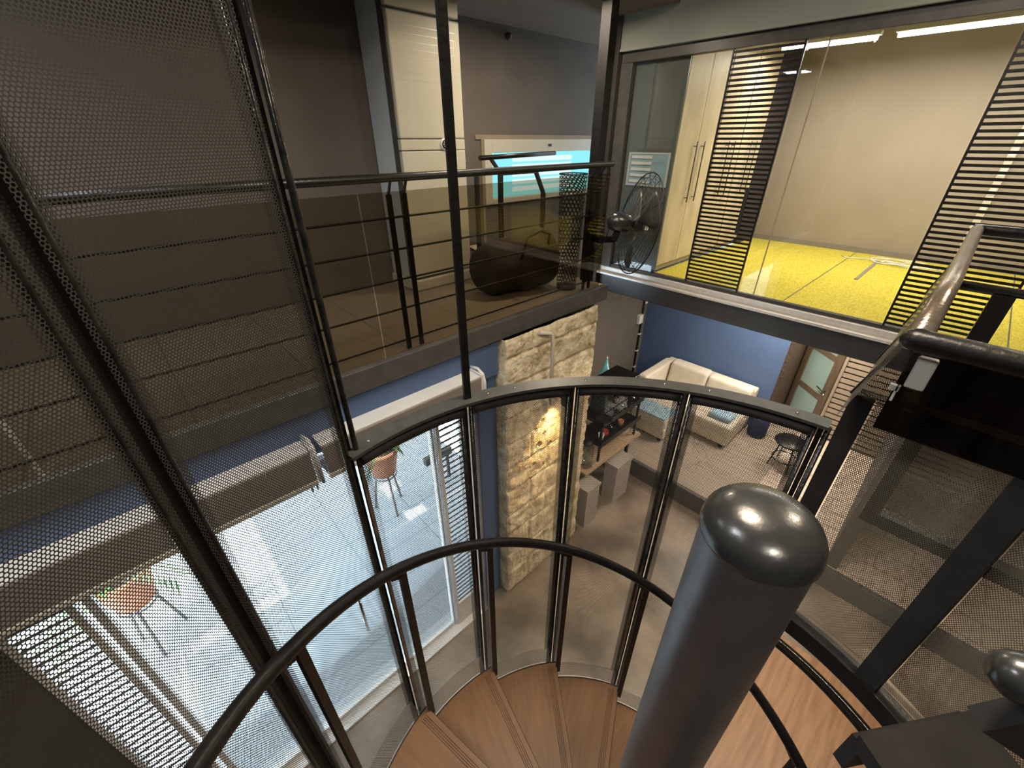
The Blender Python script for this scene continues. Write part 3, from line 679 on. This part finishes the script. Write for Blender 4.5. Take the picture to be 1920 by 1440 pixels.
ep = BOX('end_panel', 'greypanel', 4.035, 4.05, 2.15, 2.66, 3.30, 5.49); tag(ep, 'grey-green end panel of the wardrobe row behind the fan', 'panel')
w2 = MB().box(4.022, 4.034, 2.18, 2.62, 4.10, 4.115).box(4.022, 4.034, 2.18, 2.62, 4.375, 4.39).box(4.022, 4.034, 2.60, 2.62, 4.115, 4.375).box(4.022, 4.034, 2.18, 2.20, 4.115, 4.375).build('window_reflection', 'acside')  # reflection in the glass, modelled as a pale framed pane with louvres
struct(w2, 'window reflection behind the fan, built as a pale blue louvred pane')
BOX('pane', 'bluefab', 4.026, 4.030, 2.20, 2.60, 4.115, 4.375, w2)
m = MB()
for i in range(5): m.box(4.018, 4.024, 2.36, 2.58, 4.13 + i * 0.052, 4.155 + i * 0.052)
m.build('louvre', 'white', w2)

# LED tubes in the yellow room
for y0, y1, lab in ((1.22, 1.98, 'left of two glowing white tube lights along the ceiling of the yellow room'), (-0.9, 1.08, 'right of two glowing white tube lights along the ceiling of the yellow room')):
    lt = empty('tube_light', (5.5, (y0 + y1) / 2, 5.5), lab, 'light', 'ceiling tube lights of the yellow room')
    BOX('batten', 'white', 5.46, 5.54, y0 - 0.02, y1 + 0.02, 5.275, 5.5, lt, 0.004)
    MB().tube([(5.5, y0, 5.262), (5.5, y1, 5.262)], 0.022, 12).build('tube', 'lampwhite', lt)
    area('tube_light_glow', (5.5, (y0 + y1) / 2, 5.235), 0.08, 36 * (y1 - y0), (1, 0.93, 0.80), sy=(y1 - y0))
# cable coil, metal strip, trunking
m = MB(); pts = []
for i in range(70):
    t_ = i / 69; a = t_ * 22; r_ = 0.16 + 0.08 * math.sin(t_ * 9)
    pts.append((6.25 + r_ * math.cos(a) * 0.6, 0.42 + r_ * math.sin(a) * 1.3, 3.309 + 0.012 * (1 + math.sin(a * 2.3))))
pts += [(6.3, 0.75, 3.307), (6.2, 0.92, 3.307), (6.28, 1.0, 3.307)]
m.tube(pts, 0.005, 6); tag(m.build('cable_coil', 'white', None), 'loose coil of white cable on the yellow carpet by the back wall', 'cable')
m = MB(); m.box(5.25, 6.30, 0.635, 0.665, 3.3005, 3.309); tag(m.build('metal_strip', 'taupe', None, 0.002), 'grey metal strip lying on the yellow carpet', 'strip')
ct = empty('cable_trunking', (6.6, 0.05, 3.4), 'cream vertical cable trunking on the beige back wall behind the slatted door', 'trunking')
BOX('channel', 'paper', 6.62, 6.65, 0.02, 0.08, 3.4, 4.75, ct, 0.003)
for i in range(7): BOX('label_tab', 'white', 6.615, 6.62, 0.03, 0.07, 3.5 + i * 0.17, 3.56 + i * 0.17, ct)

# ------------------------------------------------------------------ stone pillar
def stone():
    m = MB(); x0, x1, z0, z1 = 1.95, 3.12, 0.0, 3.165
    rows = [0, .34, .62, .95, 1.22, 1.55, 1.84, 2.13, 2.42, 2.74, 3.0, 3.165]
    def h(x, z):
        ri = max(i for i in range(len(rows)) if z >= rows[i] - 1e-6); ri = min(ri, len(rows) - 2)
        dz = min(z - rows[ri], rows[ri + 1] - z)
        wv = 0.55 if ri % 2 else 0.62; off = 0.0 if ri % 2 else 0.31
        fx = ((x - x0 + off) / wv) % 1; dx = min(fx, 1 - fx) * wv
        d_ = min(dz, dx)
        g = min(1, d_ / 0.03)
        n1 = noise.fractal(Vector((x * 6, z * 6, ri)), 1.0, 2.0, 4) * 0.018
        n2 = noise.noise(Vector((x * 30, z * 30, 3))) * 0.004
        hole = 0
        for hx, hz, hr in ((2.40, 2.20, .035), (2.44, 2.03, .03), (2.36, 1.93, .045), (2.52, 1.86, .04), (2.30, 1.72, .03), (2.55, 2.06, .02), (2.45, 1.62, .025)):
            q = math.hypot(x - hx, z - hz) / hr
            if q < 1: hole = -0.05 * (1 - q * q)
        return 0.018 * g + n1 * 0.8 + n2 * 1.6 + hole
    m.grid(lambda u, v: Vector((x0 + (x1 - x0) * u, 2.17 - h(x0 + (x1 - x0) * u, z0 + (z1 - z0) * v) * (1 if 0 < u < 1 else 0.3), z0 + (z1 - z0) * v)), 150, 360)
    m.grid(lambda u, v: Vector((x0 - 0.01 * noise.noise(Vector((u * 5, v * 20, 1))) * (1 if 0 < u < 1 else 0), 2.17 - h(x0, z0 + (z1 - z0) * v) * 0.3 * (1 - u) + 0.28 * u, z0 + (z1 - z0) * v)), 14, 160)
    m.grid(lambda u, v: Vector((x1, 2.17 + 0.28 * u, z0 + (z1 - z0) * v)), 4, 20)
    return m.build('wall_stone_pillar', 'stone')
def stone_mat():
    m, t, out = nt('limestone')
    v = coords(t)
    n = N(t, 'ShaderNodeTexNoise'); n.inputs['Scale'].default_value = 7; n.inputs['Detail'].default_value = 10; n.inputs['Roughness'].default_value = 0.65
    t.links.new(v, n.inputs['Vector'])
    r = N(t, 'ShaderNodeValToRGB'); e = r.color_ramp.elements
    e[0].position = 0.32; e[0].color = (0.30, 0.235, 0.155, 1); e[1].position = 0.60; e[1].color = (0.80, 0.71, 0.52, 1)
    x = e.new(0.45); x.color = (0.56, 0.46, 0.30, 1)
    t.links.new(n.outputs['Fac'], r.inputs[0])
    b = princ(t, out, r.outputs[0], 0.9)
    n2 = N(t, 'ShaderNodeTexNoise'); n2.inputs['Scale'].default_value = 45; n2.inputs['Detail'].default_value = 6; t.links.new(v, n2.inputs['Vector'])
    bump(t, b, n2.outputs['Fac'], 0.8, 0.012); return m
MT['stone'] = stone_mat()
struct(stone(), 'rough limestone block pillar under the gallery')
m = MB(); m.tube([(2.44, 2.10, 2.40), (2.44, 2.105, 3.02), (2.43, 2.12, 3.10), (2.30, 2.14, 3.14)], 0.016, 8); m.box(2.40, 2.48, 2.10, 2.15, 2.38, 2.44)
tag(m.build('conduit_pipe', 'paper'), 'pale conduit pipe running up the front of the stone pillar', 'pipe')
sp = empty('wall_spotlight', (2.58, 2.08, 2.42), 'grey cylinder wall spotlight throwing warm light down the stone pillar', 'spotlight')
MB().lathe([(0.03, 0.0), (0.038, 0.0), (0.040, 0.005), (0.040, 0.15), (0.036, 0.155), (0, 0.155)], (2.58, 2.04, 2.36), 20).build('housing', 'frame', sp)
BOX('wall_bracket', 'frame', 2.56, 2.60, 2.06, 2.14, 2.42, 2.46, sp)
MB().lathe([(0, 0.003), (0.03, 0.003)], (2.58, 2.04, 2.365), 16).build('lens', 'spotglow', sp)
sl = bpy.data.lights.new('spot_beam', 'SPOT'); sl.energy = 85; sl.color = (1, 0.58, 0.16); sl.spot_size = R(78); sl.spot_blend = 1.0; sl.shadow_soft_size = 0.02
slo = bpy.data.objects.new('spot_beam', sl); C.objects.link(slo); slo.location = (2.55, 2.0, 2.345); slo.rotation_euler = (R(30), R(14), 0)

# ------------------------------------------------------------------ shutter box, glass doors, louvre shutters
def shutter_box(x0, x1, lab, brk):
    sb = empty('shutter_box', ((x0 + x1) / 2, 2.1, 2.86), lab, 'shutter box', 'roller shutter boxes')
    BOX('front_face', 'taupe', x0, x1, 2.085, 2.10, 2.80, 2.996, sb, 0.006)
    BOX('top_plate', 'white', x0, x1, 2.101, 2.233, 2.985, 3.0, sb)
    BOX('bottom_lip', 'cream', x0, x1, 2.08, 2.12, 2.765, 2.795, sb, 0.004)
    BOX('underside', 'taupe', x0, x1, 2.121, 2.233, 2.77, 2.785, sb)
    xe = x1 + 0.015
    m = MB(); m.tube([(xe, 2.225, 3.03), (xe + .01, 2.16, 3.035), (xe + .013, 2.105, 3.01), (xe + .013, 2.085, 2.95), (xe + .013, 2.085, 2.76)], 0.011, 8); m.box(xe - 0.01, xe + 0.01, 2.09, 2.233, 2.77, 3.01); m.build('end_bracket', 'white', sb)
    for px in (x1 - 0.04, x1 - 0.01): MB().tube([(px, 2.10, 2.72), (px, 2.10, 2.765)], 0.008, 8).build('pin', 'chrome', sb)
shutter_box(0.47, 1.64, 'right roller shutter box of taupe metal with white top, next to the blue strip', True)
shutter_box(-1.58, 0.40, 'left roller shutter box of taupe metal with white top, behind the tall net', True)
# channels right of the shutter
m = MB()
for x, w_ in ((1.59, 0.018), (1.625, 0.012), (1.655, 0.018)): m.box(x - w_ / 2, x + w_ / 2, 2.20, 2.235, 0.02, 2.76)
tag(m.build('guide_rail', 'alu'), 'silver vertical guide rails beside the blue wall strip', 'rail')
def glass_door(n, x0, x1, lab):
    d = MB().box(x0, x0 + 0.035, 2.27, 2.32, 0.02, 2.78).box(x1 - 0.02, x1, 2.27, 2.32, 0.02, 2.78).box(x0 + 0.035, x1 - 0.035, 2.27, 2.32, 2.72, 2.78).box(x0 + 0.035, x1 - 0.035, 2.27, 2.32, 0.02, 0.075).build('door_%d' % n, 'white', None, 0.003)
    struct(d, lab); BOX('glass_pane', 'glass', x0 + 0.035, x1 - 0.035, 2.292, 2.298, 0.075, 2.72, d); return d
d1 = glass_door(1, -0.70, 1.29, 'glass terrace door next to the louvred shutter')
h = MB(); h.tube([(0.44, 2.20, 1.04), (0.44, 2.20, 1.45)], 0.011, 8).tube([(0.44, 2.20, 1.10), (0.44, 2.27, 1.10)], 0.007, 6).tube([(0.44, 2.20, 1.39), (0.44, 2.27, 1.39)], 0.007, 6); h.build('pull_handle', 'chrome', d1)
struct(BOX('trim_7', 'white', -0.97, 1.66, 2.17, 2.36, 0.0, 0.02, None, 0.004), 'white threshold of the terrace doors')
def louvre(x0, x1, z0, z1, lab, y=2.26):
    l = empty('louvred_shutter', ((x0 + x1) / 2, y, 0.02), lab, 'shutter', 'louvred shutters')
    MB().box(x0, x0 + 0.03, y - 0.02, y + 0.03, 0.02, 2.76).box(x1 - 0.03, x1, y - 0.02, y + 0.03, 0.02, 2.76).box(x0 + 0.03, x1 - 0.03, y - 0.02, y + 0.03, 0.02, z0).box(x0 + 0.03, x1 - 0.03, y - 0.02, y + 0.03, z1, 2.76).build('frame', 'white', l, 0.002)
    m = MB(); n = int((z1 - z0) / 0.06)
    for i in range(n):
        z = z0 + (i + 0.5) * (z1 - z0) / n
        m.bar((x0 + 0.03, y, z), (x1 - 0.03, y, z), 0.036, 0.012, (0, 0.75, 0.66))
    m.build('louvre_slat', 'frame', l); return l
louvre(1.30, 1.57, 0.36, 2.66, 'narrow white-framed louvred shutter between the glass door and the blue strip')
louvre(-0.97, -0.72, 0.30, 2.70, 'wide louvred shutter at the far left end of the glass doors')

# potted plants on the terrace
def plant(x, y, ht, pr, leaves, lab, seed, L=0.9):
    random.seed(seed)
    p = empty('potted_palm', (x, y, 0), lab, 'plant', 'potted palms on the terrace')
    pot = MB().lathe([(0, ht), (pr * 0.62, ht), (pr * 0.95, ht + pr * 1.5), (pr * 1.04, ht + pr * 1.55), (pr * 1.04, ht + pr * 1.75), (pr * 0.9, ht + pr * 1.75), (pr * 0.86, ht + pr * 1.55)], (x, y, 0), 28).build('pot', 'terracotta', p)
    MB().lathe([(0, ht + pr * 1.56), (pr * 0.87, ht + pr * 1.56)], (x, y, 0), 20).build('soil', 'soil', pot)
    m = MB()
    for k in range(3):
        a = k * 2.094 + 0.4; m.tube([(x + pr * 0.5 * math.cos(a), y + pr * 0.5 * math.sin(a), ht), (x + pr * 0.9 * math.cos(a), y + pr * 0.9 * math.sin(a), 0)], 0.016, 8)
    m.tube([(x + pr * 0.66 * math.cos(i * 0.5236), y + pr * 0.66 * math.sin(i * 0.5236), ht - 0.03) for i in range(13)], 0.01, 6)
    m.build('stand', 'taupe', p)
    m = MB(); zt = ht + pr * 1.56
    for k in range(leaves):
        a = random.random() * 6.283; ln = L * random.uniform(0.7, 1.1); el = random.uniform(0.5, 1.2)
        path = []
        for i in range(7):
            t_ = i / 6; rr = ln * t_ * math.cos(el) ; zz = ln * (t_ * math.sin(el) - 0.55 * t_ * t_)
            path.append(Vector((x + rr * math.cos(a), y + rr * math.sin(a), zt + zz)))
        m.tube(path, [0.006, .006, .005, .004, .003, .003, .002], 5)
        sd = Vector((-math.sin(a), math.cos(a), 0))
        for i in range(1, 7):
            for sg in (-1, 1):
                for j in (0, 0.5):
                    if i == 6 and j: continue
                    c_ = path[i].lerp(path[min(i + 1, 6)], j); d_ = (path[min(i + 1, 6)] - path[i - 1]).normalized()
                    tip = c_ + sd * sg * 0.20 * ln + d_ * 0.14 - Vector((0, 0, 0.05))
                    mid = c_.lerp(tip, 0.45); w_ = d_ * 0.014
                    va = [m.bm.verts.new(q) for q in (c_, mid + w_, tip, mid - w_)]; m.bm.faces.new(va)
    m.build('frond', 'leaf', p)
plant(1.62, 4.25, 0.66, 0.24, 9, 'terracotta pot with a palm on a stand, seen next to the louvred shutter', 3, 0.55)
plant(-1.02, 4.25, 0.66, 0.24, 14, 'terracotta pot with a palm on a stand at the far left of the terrace', 5, 0.9)
m = MB(); m.box(2.2, 2.65, 4.16, 4.24, 0.44, 0.56).box(2.3, 2.34, 4.18, 4.22, 0, 0.44).box(2.56, 2.60, 4.18, 4.22, 0, 0.44)
tag(m.build('garden_bench', 'frame', None, 0.004), 'end of a dark slim bench on the terrace beside the palm', 'bench')

# ------------------------------------------------------------------ living area
sf = empty('corner_sofa', (6.2, 2.2, 0.27), 'cream upholstered corner sofa against the blue wall', 'sofa')
BOX('base', 'sofa', 5.93, 6.80, 1.47, 2.22, 0.33, 0.52, sf, 0.02)
BOX('chaise_base', 'sofa', 5.36, 6.80, 2.225, 3.0, 0.33, 0.52, sf, 0.02)
BOX('seat_cushion', 'sofa', 5.90, 6.50, 1.46, 2.21, 0.525, 0.70, sf, 0.04)
BOX('seat_cushion', 'sofa', 5.34, 6.50, 2.23, 2.84, 0.525, 0.70, sf, 0.04)
def soft(name, mat, x0, x1, y0, y1, z0, z1, parent, lean=0.0):
    m = MB(); m.box(x0, x1, y0, y1, z0, z1)
    for v in m.bm.verts:
        if v.co.z > (z0 + z1) / 2: v.co.x += lean
    return m.build(name, mat, parent, 0.05)
soft('back_cushion', 'sofa', 6.40, 6.62, 1.48, 2.17, 0.66, 1.12, sf, 0.08)
soft('back_cushion', 'sofa', 6.40, 6.62, 2.18, 2.84, 0.66, 1.14, sf, 0.08)
BOX('back_frame', 'sofa', 6.64, 6.84, 1.47, 3.02, 0.525, 1.05, sf, 0.03)
BOX('side_back', 'sofa', 5.72, 6.66, 2.86, 3.02, 0.525, 1.10, sf, 0.04)
m = MB()
for x, y in ((5.98, 1.55), (6.72, 1.55), (5.42, 2.92), (5.42, 2.30), (6.72, 2.92)): m.box(x - 0.025, x + 0.025, y - 0.025, y + 0.025, 0.27, 0.335)
m.build('leg', 'black', sf)
soft_c = tag(BOX('throw_cushion', 'bluefab', 5.98, 6.30, 1.52, 1.86, 0.702, 0.80, None, 0.04), 'pale blue cushion lying on the right seat of the cream sofa', 'cushion')
tag(BOX('throw_blanket', 'bluefab', 5.345, 5.72, 2.24, 2.80, 0.702, 0.725, None, 0.01), 'folded pale blue throw on the end of the sofa chaise', 'blanket')
tag(MB().lathe([(0, 0.27), (0.12, 0.27), (0.14, 0.30), (0.14, 0.60), (0.12, 0.64), (0, 0.65)], (6.72, 1.28, 0), 24).build('pouf', 'navy'), 'navy blue round pouf on the tiles to the right of the sofa', 'pouf')
st = empty('wire_stool', (6.2, 0.72, 0.27), 'black round wire stool on the beige tiles near the end of the ring', 'stool')
MB().lathe([(0, 0.70), (0.20, 0.70), (0.215, 0.715), (0.20, 0.73), (0, 0.73)], (6.2, 0.72, 0), 24).build('seat', 'black', st)
m = MB()
for k in range(4):
    a = k * 1.5708 + 0.6; m.tube([(6.2 + 0.12 * math.cos(a), 0.72 + 0.12 * math.sin(a), 0.70), (6.2 + 0.2 * math.cos(a), 0.72 + 0.2 * math.sin(a), 0.27)], 0.01, 8)
m.tube([(6.2 + 0.17 * math.cos(i * 0.5236), 0.72 + 0.17 * math.sin(i * 0.5236), 0.42) for i in range(13)], 0.008, 6); m.build('leg_frame', 'black', st)

# frosted interior door standing ajar
F = Vector((7.83, 1.19, 0)); Nn = Vector((7.35, 0.645, 0)); dv = (F - Nn).normalized(); L = (F - Nn).length
mt = Matrix(((dv.x, -dv.y, 0, Nn.x), (dv.y, dv.x, 0, Nn.y), (0, 0, 1, 0.28), (0, 0, 0, 1)))
dr = MB().box(0, 0.11, 0, 0.04, 0, 2.10, mt).box(L - 0.11, L, 0, 0.04, 0, 2.10, mt).box(0.11, L - 0.11, 0, 0.04, 0, 0.12, mt).box(0.11, L - 0.11, 0, 0.04, 0.62, 0.71, mt).box(0.11, L - 0.11, 0, 0.04, 1.30, 1.39, mt).box(0.11, L - 0.11, 0, 0.04, 1.98, 2.10, mt).build('door_3', 'doorframe', None, 0.003)
struct(dr, 'brown framed door with pale green frosted panes standing ajar')
MB().box(0.11, L - 0.11, 0.015, 0.025, 0.12, 0.62, mt).box(0.11, L - 0.11, 0.015, 0.025, 0.71, 1.30, mt).box(0.11, L - 0.11, 0.015, 0.025, 1.39, 1.98, mt).build('frosted_pane', 'frost', dr)
h = MB(); q = lambda x, y, z: mt @ Vector((x, y, z))
h.tube([q(0.05, 0.04, 0.82), q(0.05, 0.09, 0.82), q(0.17, 0.10, 0.84)], 0.010, 8); h.build('door_handle', 'blackmatte', dr)
h = MB(); h.lathe([(0, 0.0), (0.02, 0.005), (0.0, 0.04)], q(0.05, 0.045, 0.74), 12); h.build('lock_rose', 'chrome', dr)
# slatted wall screen right of the door
ss = empty('slatted_screen', (7.4, 0.2, 0.27), 'taupe slatted screen of horizontal battens right of the frosted door', 'screen')
BOX('edge_post', 'slat', 7.36, 7.44, 0.60, 0.64, 0.272, 2.9, ss, 0.004)
m = MB()
for i in range(29): m.box(7.385, 7.40, -1.2, 0.60, 0.32 + i * 0.09, 0.385 + i * 0.09)
m.build('batten', 'slat', ss)
BOX('backing', 'jamb', 7.41, 7.43, -1.2, 0.60, 0.272, 2.9, ss)

# ------------------------------------------------------------------ work table with shelf and machine
tb = empty('work_table', (3.9, 2.6, 0), 'light wood work table beside the stone pillar', 'table')
BOX('table_top', 'tablewood', 3.36, 4.62, 2.24, 2.92, 0.82, 0.86, tb, 0.004)
for x, y in ((3.60, 2.38), (4.56, 2.38), (3.60, 2.86), (4.56, 2.86)): BOX('leg', 'black', x, x + 0.04, y, y + 0.04, 0, 0.82, tb)
for x0, x1, lab in ((3.30, 3.56, 'left pale grey storage box under the work table'), (3.95, 4.30, 'right pale grey storage box under the work table')):
    bx = empty('storage_box', ((x0 + x1) / 2, 2.24, 0), lab, 'box', 'grey boxes under the work table')
    BOX('box_body', 'boxgrey', x0, x1, 2.14, 2.34, 0.0, 0.62, bx, 0.006); BOX('box_lid', 'boxgrey', x0 - 0.01, x1 + 0.01, 2.13, 2.35, 0.622, 0.67, bx, 0.006)
rk = empty('metal_rack', (4.05, 2.5, 0.86), 'black metal two-tier rack standing on the work table', 'rack')
for x, y in ((3.66, 2.28), (4.50, 2.28), (3.66, 2.62), (4.50, 2.62)): BOX('upright', 'black', x, x + 0.025, y, y + 0.025, 0.862, 1.438, rk)
for z in (1.12, 1.44):
    m = MB(); m.box(3.64, 4.55, 2.26, 2.66, z, z + 0.015).box(3.64, 4.55, 2.25, 2.26, z, z + 0.07).box(3.64, 3.65, 2.26, 2.66, z, z + 0.05); m.build('shelf', 'black', rk)
em = empty('espresso_machine', (4.05, 2.45, 1.46), 'black espresso machine on top of the metal rack', 'machine')
BOX('machine_body', 'cap', 3.80, 4.36, 2.38, 2.60, 1.458, 1.86, em, 0.02)
BOX('top_tray', 'black', 3.78, 4.38, 2.28, 2.64, 1.862, 1.90, em, 0.008)
BOX('drip_tray', 'bar', 3.82, 4.34, 2.28, 2.375, 1.458, 1.50, em, 0.004)
for x in (3.95, 4.2):
    m = MB(); m.lathe([(0, 1.64), (0.035, 1.64), (0.04, 1.66), (0.04, 1.72)], (x, 2.33, 0), 16); m.tube([(x, 2.30, 1.66), (x, 2.20, 1.65)], 0.010, 8); m.build('brew_group', 'chrome', em)
m = MB(); m.tube([(4.26, 2.34, 1.80), (4.28, 2.28, 1.74), (4.28, 2.26, 1.58)], 0.006, 8); m.build('steam_wand', 'chrome', em)
dl = empty('desk_lamp', (4.46, 2.78, 0.86), 'teal articulated desk lamp rising behind the espresso machine', 'lamp')
MB().lathe([(0, 0.862), (0.09, 0.862), (0.09, 0.885), (0.02, 0.90)], (4.46, 2.77, 0), 20).build('base', 'teal', dl)
m = MB(); m.tube([(4.46, 2.77, 0.9), (4.54, 2.80, 1.35), (4.34, 2.78, 1.86)], 0.009, 8); m.build('arm', 'teal', dl)
ax_ = Vector((-0.35, -0.2, -0.75)).normalized().to_track_quat('Z', 'Y').to_matrix()
MB().lathe([(0.012, -0.10), (0.022, -0.06), (0.03, -0.01), (0.05, 0.03), (0.085, 0.11), (0.088, 0.115)], (4.33, 2.77, 1.85), 22, ax_).build('lamp_shade', 'teal', dl, 0, 0.002)
MB().lathe([(0.02, -0.06), (0.0, -0.155)], (4.33, 2.77, 1.85), 12, ax_).build('shade_tip', 'white', dl)
# jars and cups
def jar(x, y, z, r, h_, mat, lab, cat='jar', grp=None):
    t_ = empty('jar' if cat == 'jar' else cat, (x, y, z), lab, cat, grp)
    MB().lathe([(0, z), (r, z), (r * 1.03, z + h_ * 0.5), (r, z + h_ * 0.8), (r * 0.6, z + h_ * 0.95)], (x, y, 0), 18).build('body', mat, t_)
    MB().lathe([(r * 0.62, z + h_ * 0.95), (r * 0.62, z + h_ * 1.05), (0, z + h_ * 1.06)], (x, y, 0), 18).build('lid', 'blackmatte', t_)
jar(3.50, 2.36, 0.862, 0.085, 0.36, 'jar', 'large pale glass jar at the left end of the work table')
jar(3.53, 2.70, 0.862, 0.06, 0.62, 'teal', 'tall teal flask behind the large glass jar', 'flask')
for i, (x, mat, lab) in enumerate(((3.78, 'white', 'white mug on the lower rack shelf, leftmost'), (3.88, 'red', 'small red tin on the lower rack shelf'), (4.04, 'chrome', 'steel milk jug on the lower rack shelf'), (4.22, 'terracotta', 'brown mug on the lower rack shelf, rightmost'))):
    c_ = empty('mug' if 'mug' in lab else ('tin' if 'tin' in lab else 'jug'), (x, 2.36, 1.135), lab, 'mug' if 'mug' in lab else ('tin' if 'tin' in lab else 'jug'))
    MB().lathe([(0, 1.136), (0.035, 1.136), (0.04, 1.22), (0.036, 1.222), (0.033, 1.15), (0, 1.148)], (x, 2.36, 0), 16).build('body', mat, c_)
    if 'tin' not in lab: MB().tube([(x + 0.038, 2.36, 1.205), (x + 0.062, 2.36, 1.195), (x + 0.062, 2.36, 1.165), (x + 0.038, 2.36, 1.155)], 0.005, 6).build('handle', mat, c_)
tr = tag(MB().lathe([(0, 1.5135), (0.09, 1.5135), (0.105, 1.525), (0.10, 1.528), (0.085, 1.518), (0, 1.518)], (3.70, 2.30, 0), 24).build('tray', 'black'), 'round black tray at the left end of the rack top', 'tray')
# cables and sockets in the corner, sign
cc = empty('cable_conduit', (6.72, 3.66, 0.3), 'dark cable conduit with a white junction box in the corner of the taupe wall', 'conduit')
m = MB(); m.tube([(6.74, 3.68, 0.3), (6.74, 3.68, 1.9), (6.70, 3.68, 3.0)], 0.018, 8); m.build('conduit_tube', 'black', cc)
BOX('junction_box', 'white', 6.60, 6.72, 3.64, 3.70, 1.55, 1.72, cc, 0.005)
for z in (0.6, 0.95, 1.3): BOX('clip', 'white', 6.71, 6.77, 3.655, 3.70, z, z + 0.02, cc)
BOX('socket', 'white', 6.76, 6.83, 3.66, 3.70, 1.9, 2.1, cc, 0.004)
sg = empty('wall_sign', (3.30, 2.41, 2.6), 'small red and white safety sign on the black column', 'sign')
BOX('plate', 'white', 3.145, 3.245, 2.412, 2.419, 2.68, 2.80, sg); 
m = MB(); m.box(3.15, 3.24, 2.408, 2.412, 2.69, 2.705).box(3.15, 3.24, 2.408, 2.412, 2.775, 2.79).box(3.15, 3.165, 2.408, 2.412, 2.705, 2.775).box(3.225, 3.24, 2.408, 2.412, 2.705, 2.775); m.build('red_border', 'red', sg)
